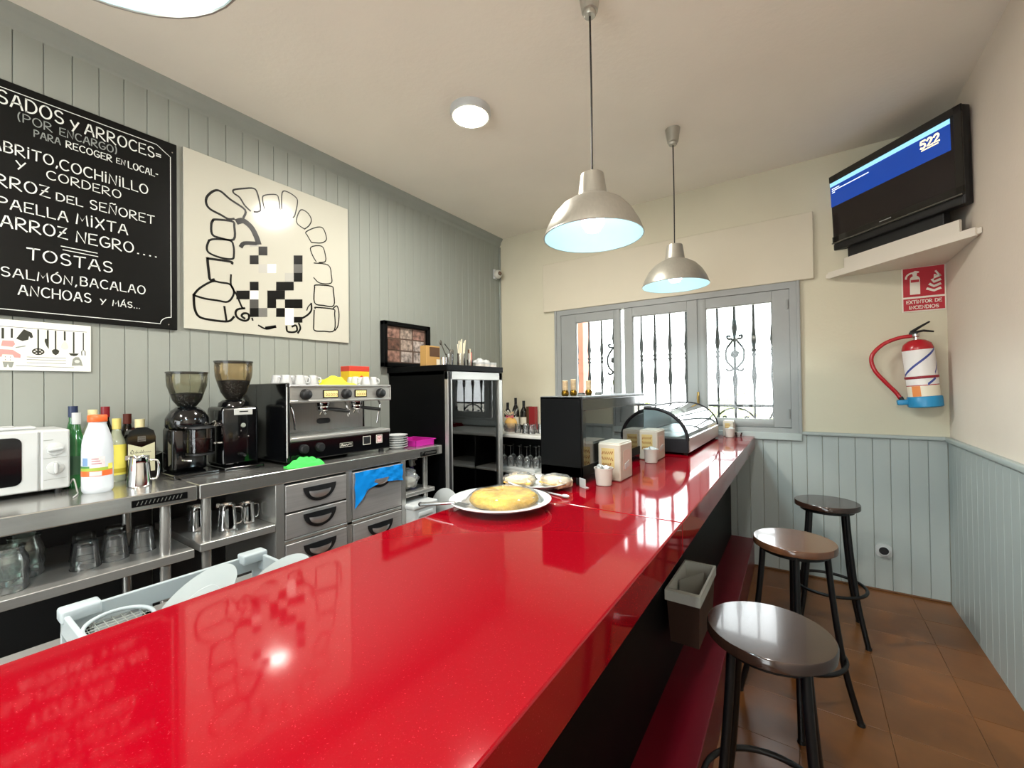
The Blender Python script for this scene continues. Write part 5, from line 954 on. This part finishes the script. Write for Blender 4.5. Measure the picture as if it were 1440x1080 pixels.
# ---------------------------------------------------------------- dish rack
rk = thing('dish_rack', 'pale grey dishwasher rack behind the bar holding plates', 'dish rack', (-1.375, .5, .7225))
m_rk = M('pale_grey_plastic', '#a9b2b5', .45); s_ = .25; hh = .122
for x in (-s_, s_-.012):
    B().box(x, x+.012, -s_, s_, hh-.055, hh, .003).build('side_wall', m_rk, rk); B().box(x, x+.012, -s_, s_, 0, .02, .003).build('side_rail', m_rk, rk)
    for y in (-s_, -.09, .07, s_-.03): B().box(x, x+.012, y, y+.03, .018, hh-.05, .002).build('upright', m_rk, rk)
for y in (-s_, s_-.012):
    B().box(-s_, s_, y, y+.012, hh-.055, hh, .003).build('end_wall', m_rk, rk); B().box(-s_, s_, y, y+.012, 0, .02, .003).build('end_rail', m_rk, rk)
    for x in (-.1, .08): B().box(x, x+.025, y, y+.012, .018, hh-.05, .002).build('upright', m_rk, rk)
for x in (-s_-.006, s_-.044):
    for y in (-s_-.006, s_-.074): B().box(x, x+.05, y, y+.08, hh-.02, hh+.014, .006).build('corner_cap', m_rk, rk)
b = B()
for i in range(9): b.box(-s_, s_, -.22+i*.055, -.214+i*.055, .004, .012)
for i in range(9): b.box(-.22+i*.055, -.214+i*.055, -s_, s_, .004, .012)
b.build('base_grid', m_rk, rk)['kind'] = 'stuff'
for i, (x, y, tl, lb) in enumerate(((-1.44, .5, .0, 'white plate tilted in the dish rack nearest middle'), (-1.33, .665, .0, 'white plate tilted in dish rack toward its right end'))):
    t = thing('dinner_plate', lb, 'plate', (x, y, .7345), 0, 'plates in dish rack'); b = B().lathe([(0, .004), (.06, .004), (.08, .012), (.12, .02), (.121, .023), (.08, .017), (.06, .009), (0, .008)], n=40); b.turn(tl+.62, 'X').move((0, 0, .072)); b.build('dish', M('dimmed_porcelain', '#a4abab', .3), t)  # white porcelain darkened in colour to offset the lamplight on it
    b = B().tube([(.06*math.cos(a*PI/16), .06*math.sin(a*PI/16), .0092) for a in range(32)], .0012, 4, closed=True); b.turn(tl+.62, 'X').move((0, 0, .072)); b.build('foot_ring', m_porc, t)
t = thing('wire_basket', 'round white rimmed sieve with mesh bottom in dish rack', 'sieve', (-1.465, .33, .735)); b = B(); b.tube([(.068*math.cos(a*PI/16), .068*math.sin(a*PI/16), .1) for a in range(32)], .005, 8, closed=True); b.turn(.1, 'Y'); b.build('rim', m_rk, t)
B().lathe([(.066, .1), (.06, .05), (.05, .0), (0, .0)], n=32).build('bowl', thin_glass('grey_mesh_plastic', (.7, .76, .76), 1.0, .25), t); b = B()
for i in range(7): q = -.054+i*.018; w_ = math.sqrt(max(.0, .064**2-q*q)); b.tube([(q, -w_, .09), (q, w_, .09)], .0012, 4); b.tube([(-w_, q, .0915), (w_, q, .0915)], .0012, 4)
b.build('mesh', m_pgrey, t)['kind'] = 'stuff'
# ---------------------------------------------------------------- stools
m_seat = M('dark_walnut_seat', '#2a1b15', .16, var=.3, scale=5, stretch=(1, 6, 1), coat=.35); m_leg = M('black_metal', '#0c0d0f', .4, metal=.3)
def stool(x, y, rz, label, seatmat=None):
    t = thing('bar_stool', label, 'stool', (x, y, 0), rz, 'round bar stools'); H = .735; r = .158
    B().lathe([(0, H-.03), (r-.004, H-.03), (r, H-.027), (r, H-.003), (r-.003, H), (0, H)], n=48).build('seat', seatmat or m_seat, t); B().lathe([(.125, H-.05), (.13, H-.05), (.13, H-.03), (.125, H-.03)], n=32).build('seat_ring', m_leg, t)
    for i in range(4):
        a = i*PI/2; u = (math.cos(a), math.sin(a)); p_ = [(.118, H-.03), (.13, .55), (.152, .35), (.175, .2), (.205, .07), (.222, 0.004)]
        B().tube([(u[0]*q, u[1]*q, z) for q, z in smooth_line(p_, 3)], .0125, 10).build('leg', m_leg, t); B().lathe([(0, 0), (.015, 0), (.014, .012), (0, .012)], (u[0]*.222, u[1]*.222, 0), 10).build('foot_cap', m_rubber, t)
    B().tube([(.177*math.cos(a*PI/24), .177*math.sin(a*PI/24), .255) for a in range(48)], .009, 8, closed=True).build('foot_ring', m_leg, t); return t
stool(-.094, 1.395, PI/4, 'nearest round stool with dark wooden seat and black legs'); stool(-.05, 2.262, .08, 'middle round stool with lighter brown worn seat', M('worn_brown_seat', '#523422', .18, var=.3, scale=5, stretch=(1, 6, 1), coat=.3)); stool(.095, 3.1, PI/4+.05, 'farthest round stool near the far boards')
# ---------------------------------------------------------------- waste bin on the counter front
t = thing('waste_bin', 'narrow brown waste bin with clear liner hung on counter front', 'bin', (-.405, 1.91, .40))
ox = lambda s__, z: [(-.062*s__, -.165*s__), (.062*s__, -.165*s__), (.062*s__, .165*s__), (-.062*s__, .165*s__)]
b = B(); lo, hi = ox(.86, 0), ox(1., .2); b.poly([(x, y, 0) for x, y in lo]+[(x, y, .2) for x, y in hi]+[(x*.95, y*.97, .2) for x, y in hi]+[(x*.92, y*.94, .006) for x, y in lo], [(3, 2, 1, 0)]+[(i, (i+1) % 4, 4+(i+1) % 4, 4+i) for i in range(4)]+[(4+i, 4+(i+1) % 4, 8+(i+1) % 4, 8+i) for i in range(4)]+[(8+i, 8+(i+1) % 4, 12+(i+1) % 4, 12+i) for i in range(4)]+[(12, 13, 14, 15)]); b.build('tub', M('brown_plastic', '#3a2a22', .35), t)
b = B(); o_, i_ = ox(1.06, 0), ox(.94, 0); b.poly([(x, y, .175) for x, y in o_]+[(x, y, .215) for x, y in o_]+[(x, y, .217) for x, y in i_]+[(x*.85, y*.85, .05) for x, y in i_], [(i, (i+1) % 4, 4+(i+1) % 4, 4+i) for i in range(4)]+[(4+i, 4+(i+1) % 4, 8+(i+1) % 4, 8+i) for i in range(4)]+[(8+i, 8+(i+1) % 4, 12+(i+1) % 4, 12+i) for i in range(4)]); b.build('liner', M('milky_liner', '#b9beba', .35), t)
b = B(); b.poly([(-.05, .0, .19), (.03, .1, .205), (.05, -.06, .14), (-.03, -.09, .11)], [(0, 1, 2, 3)]); b.build('liner_fold', M('grey_liner', '#8e9490', .35), t); B().box(-.078, -.06, -.05, .05, .12, .18, .003).build('hook', m_rubber, t)
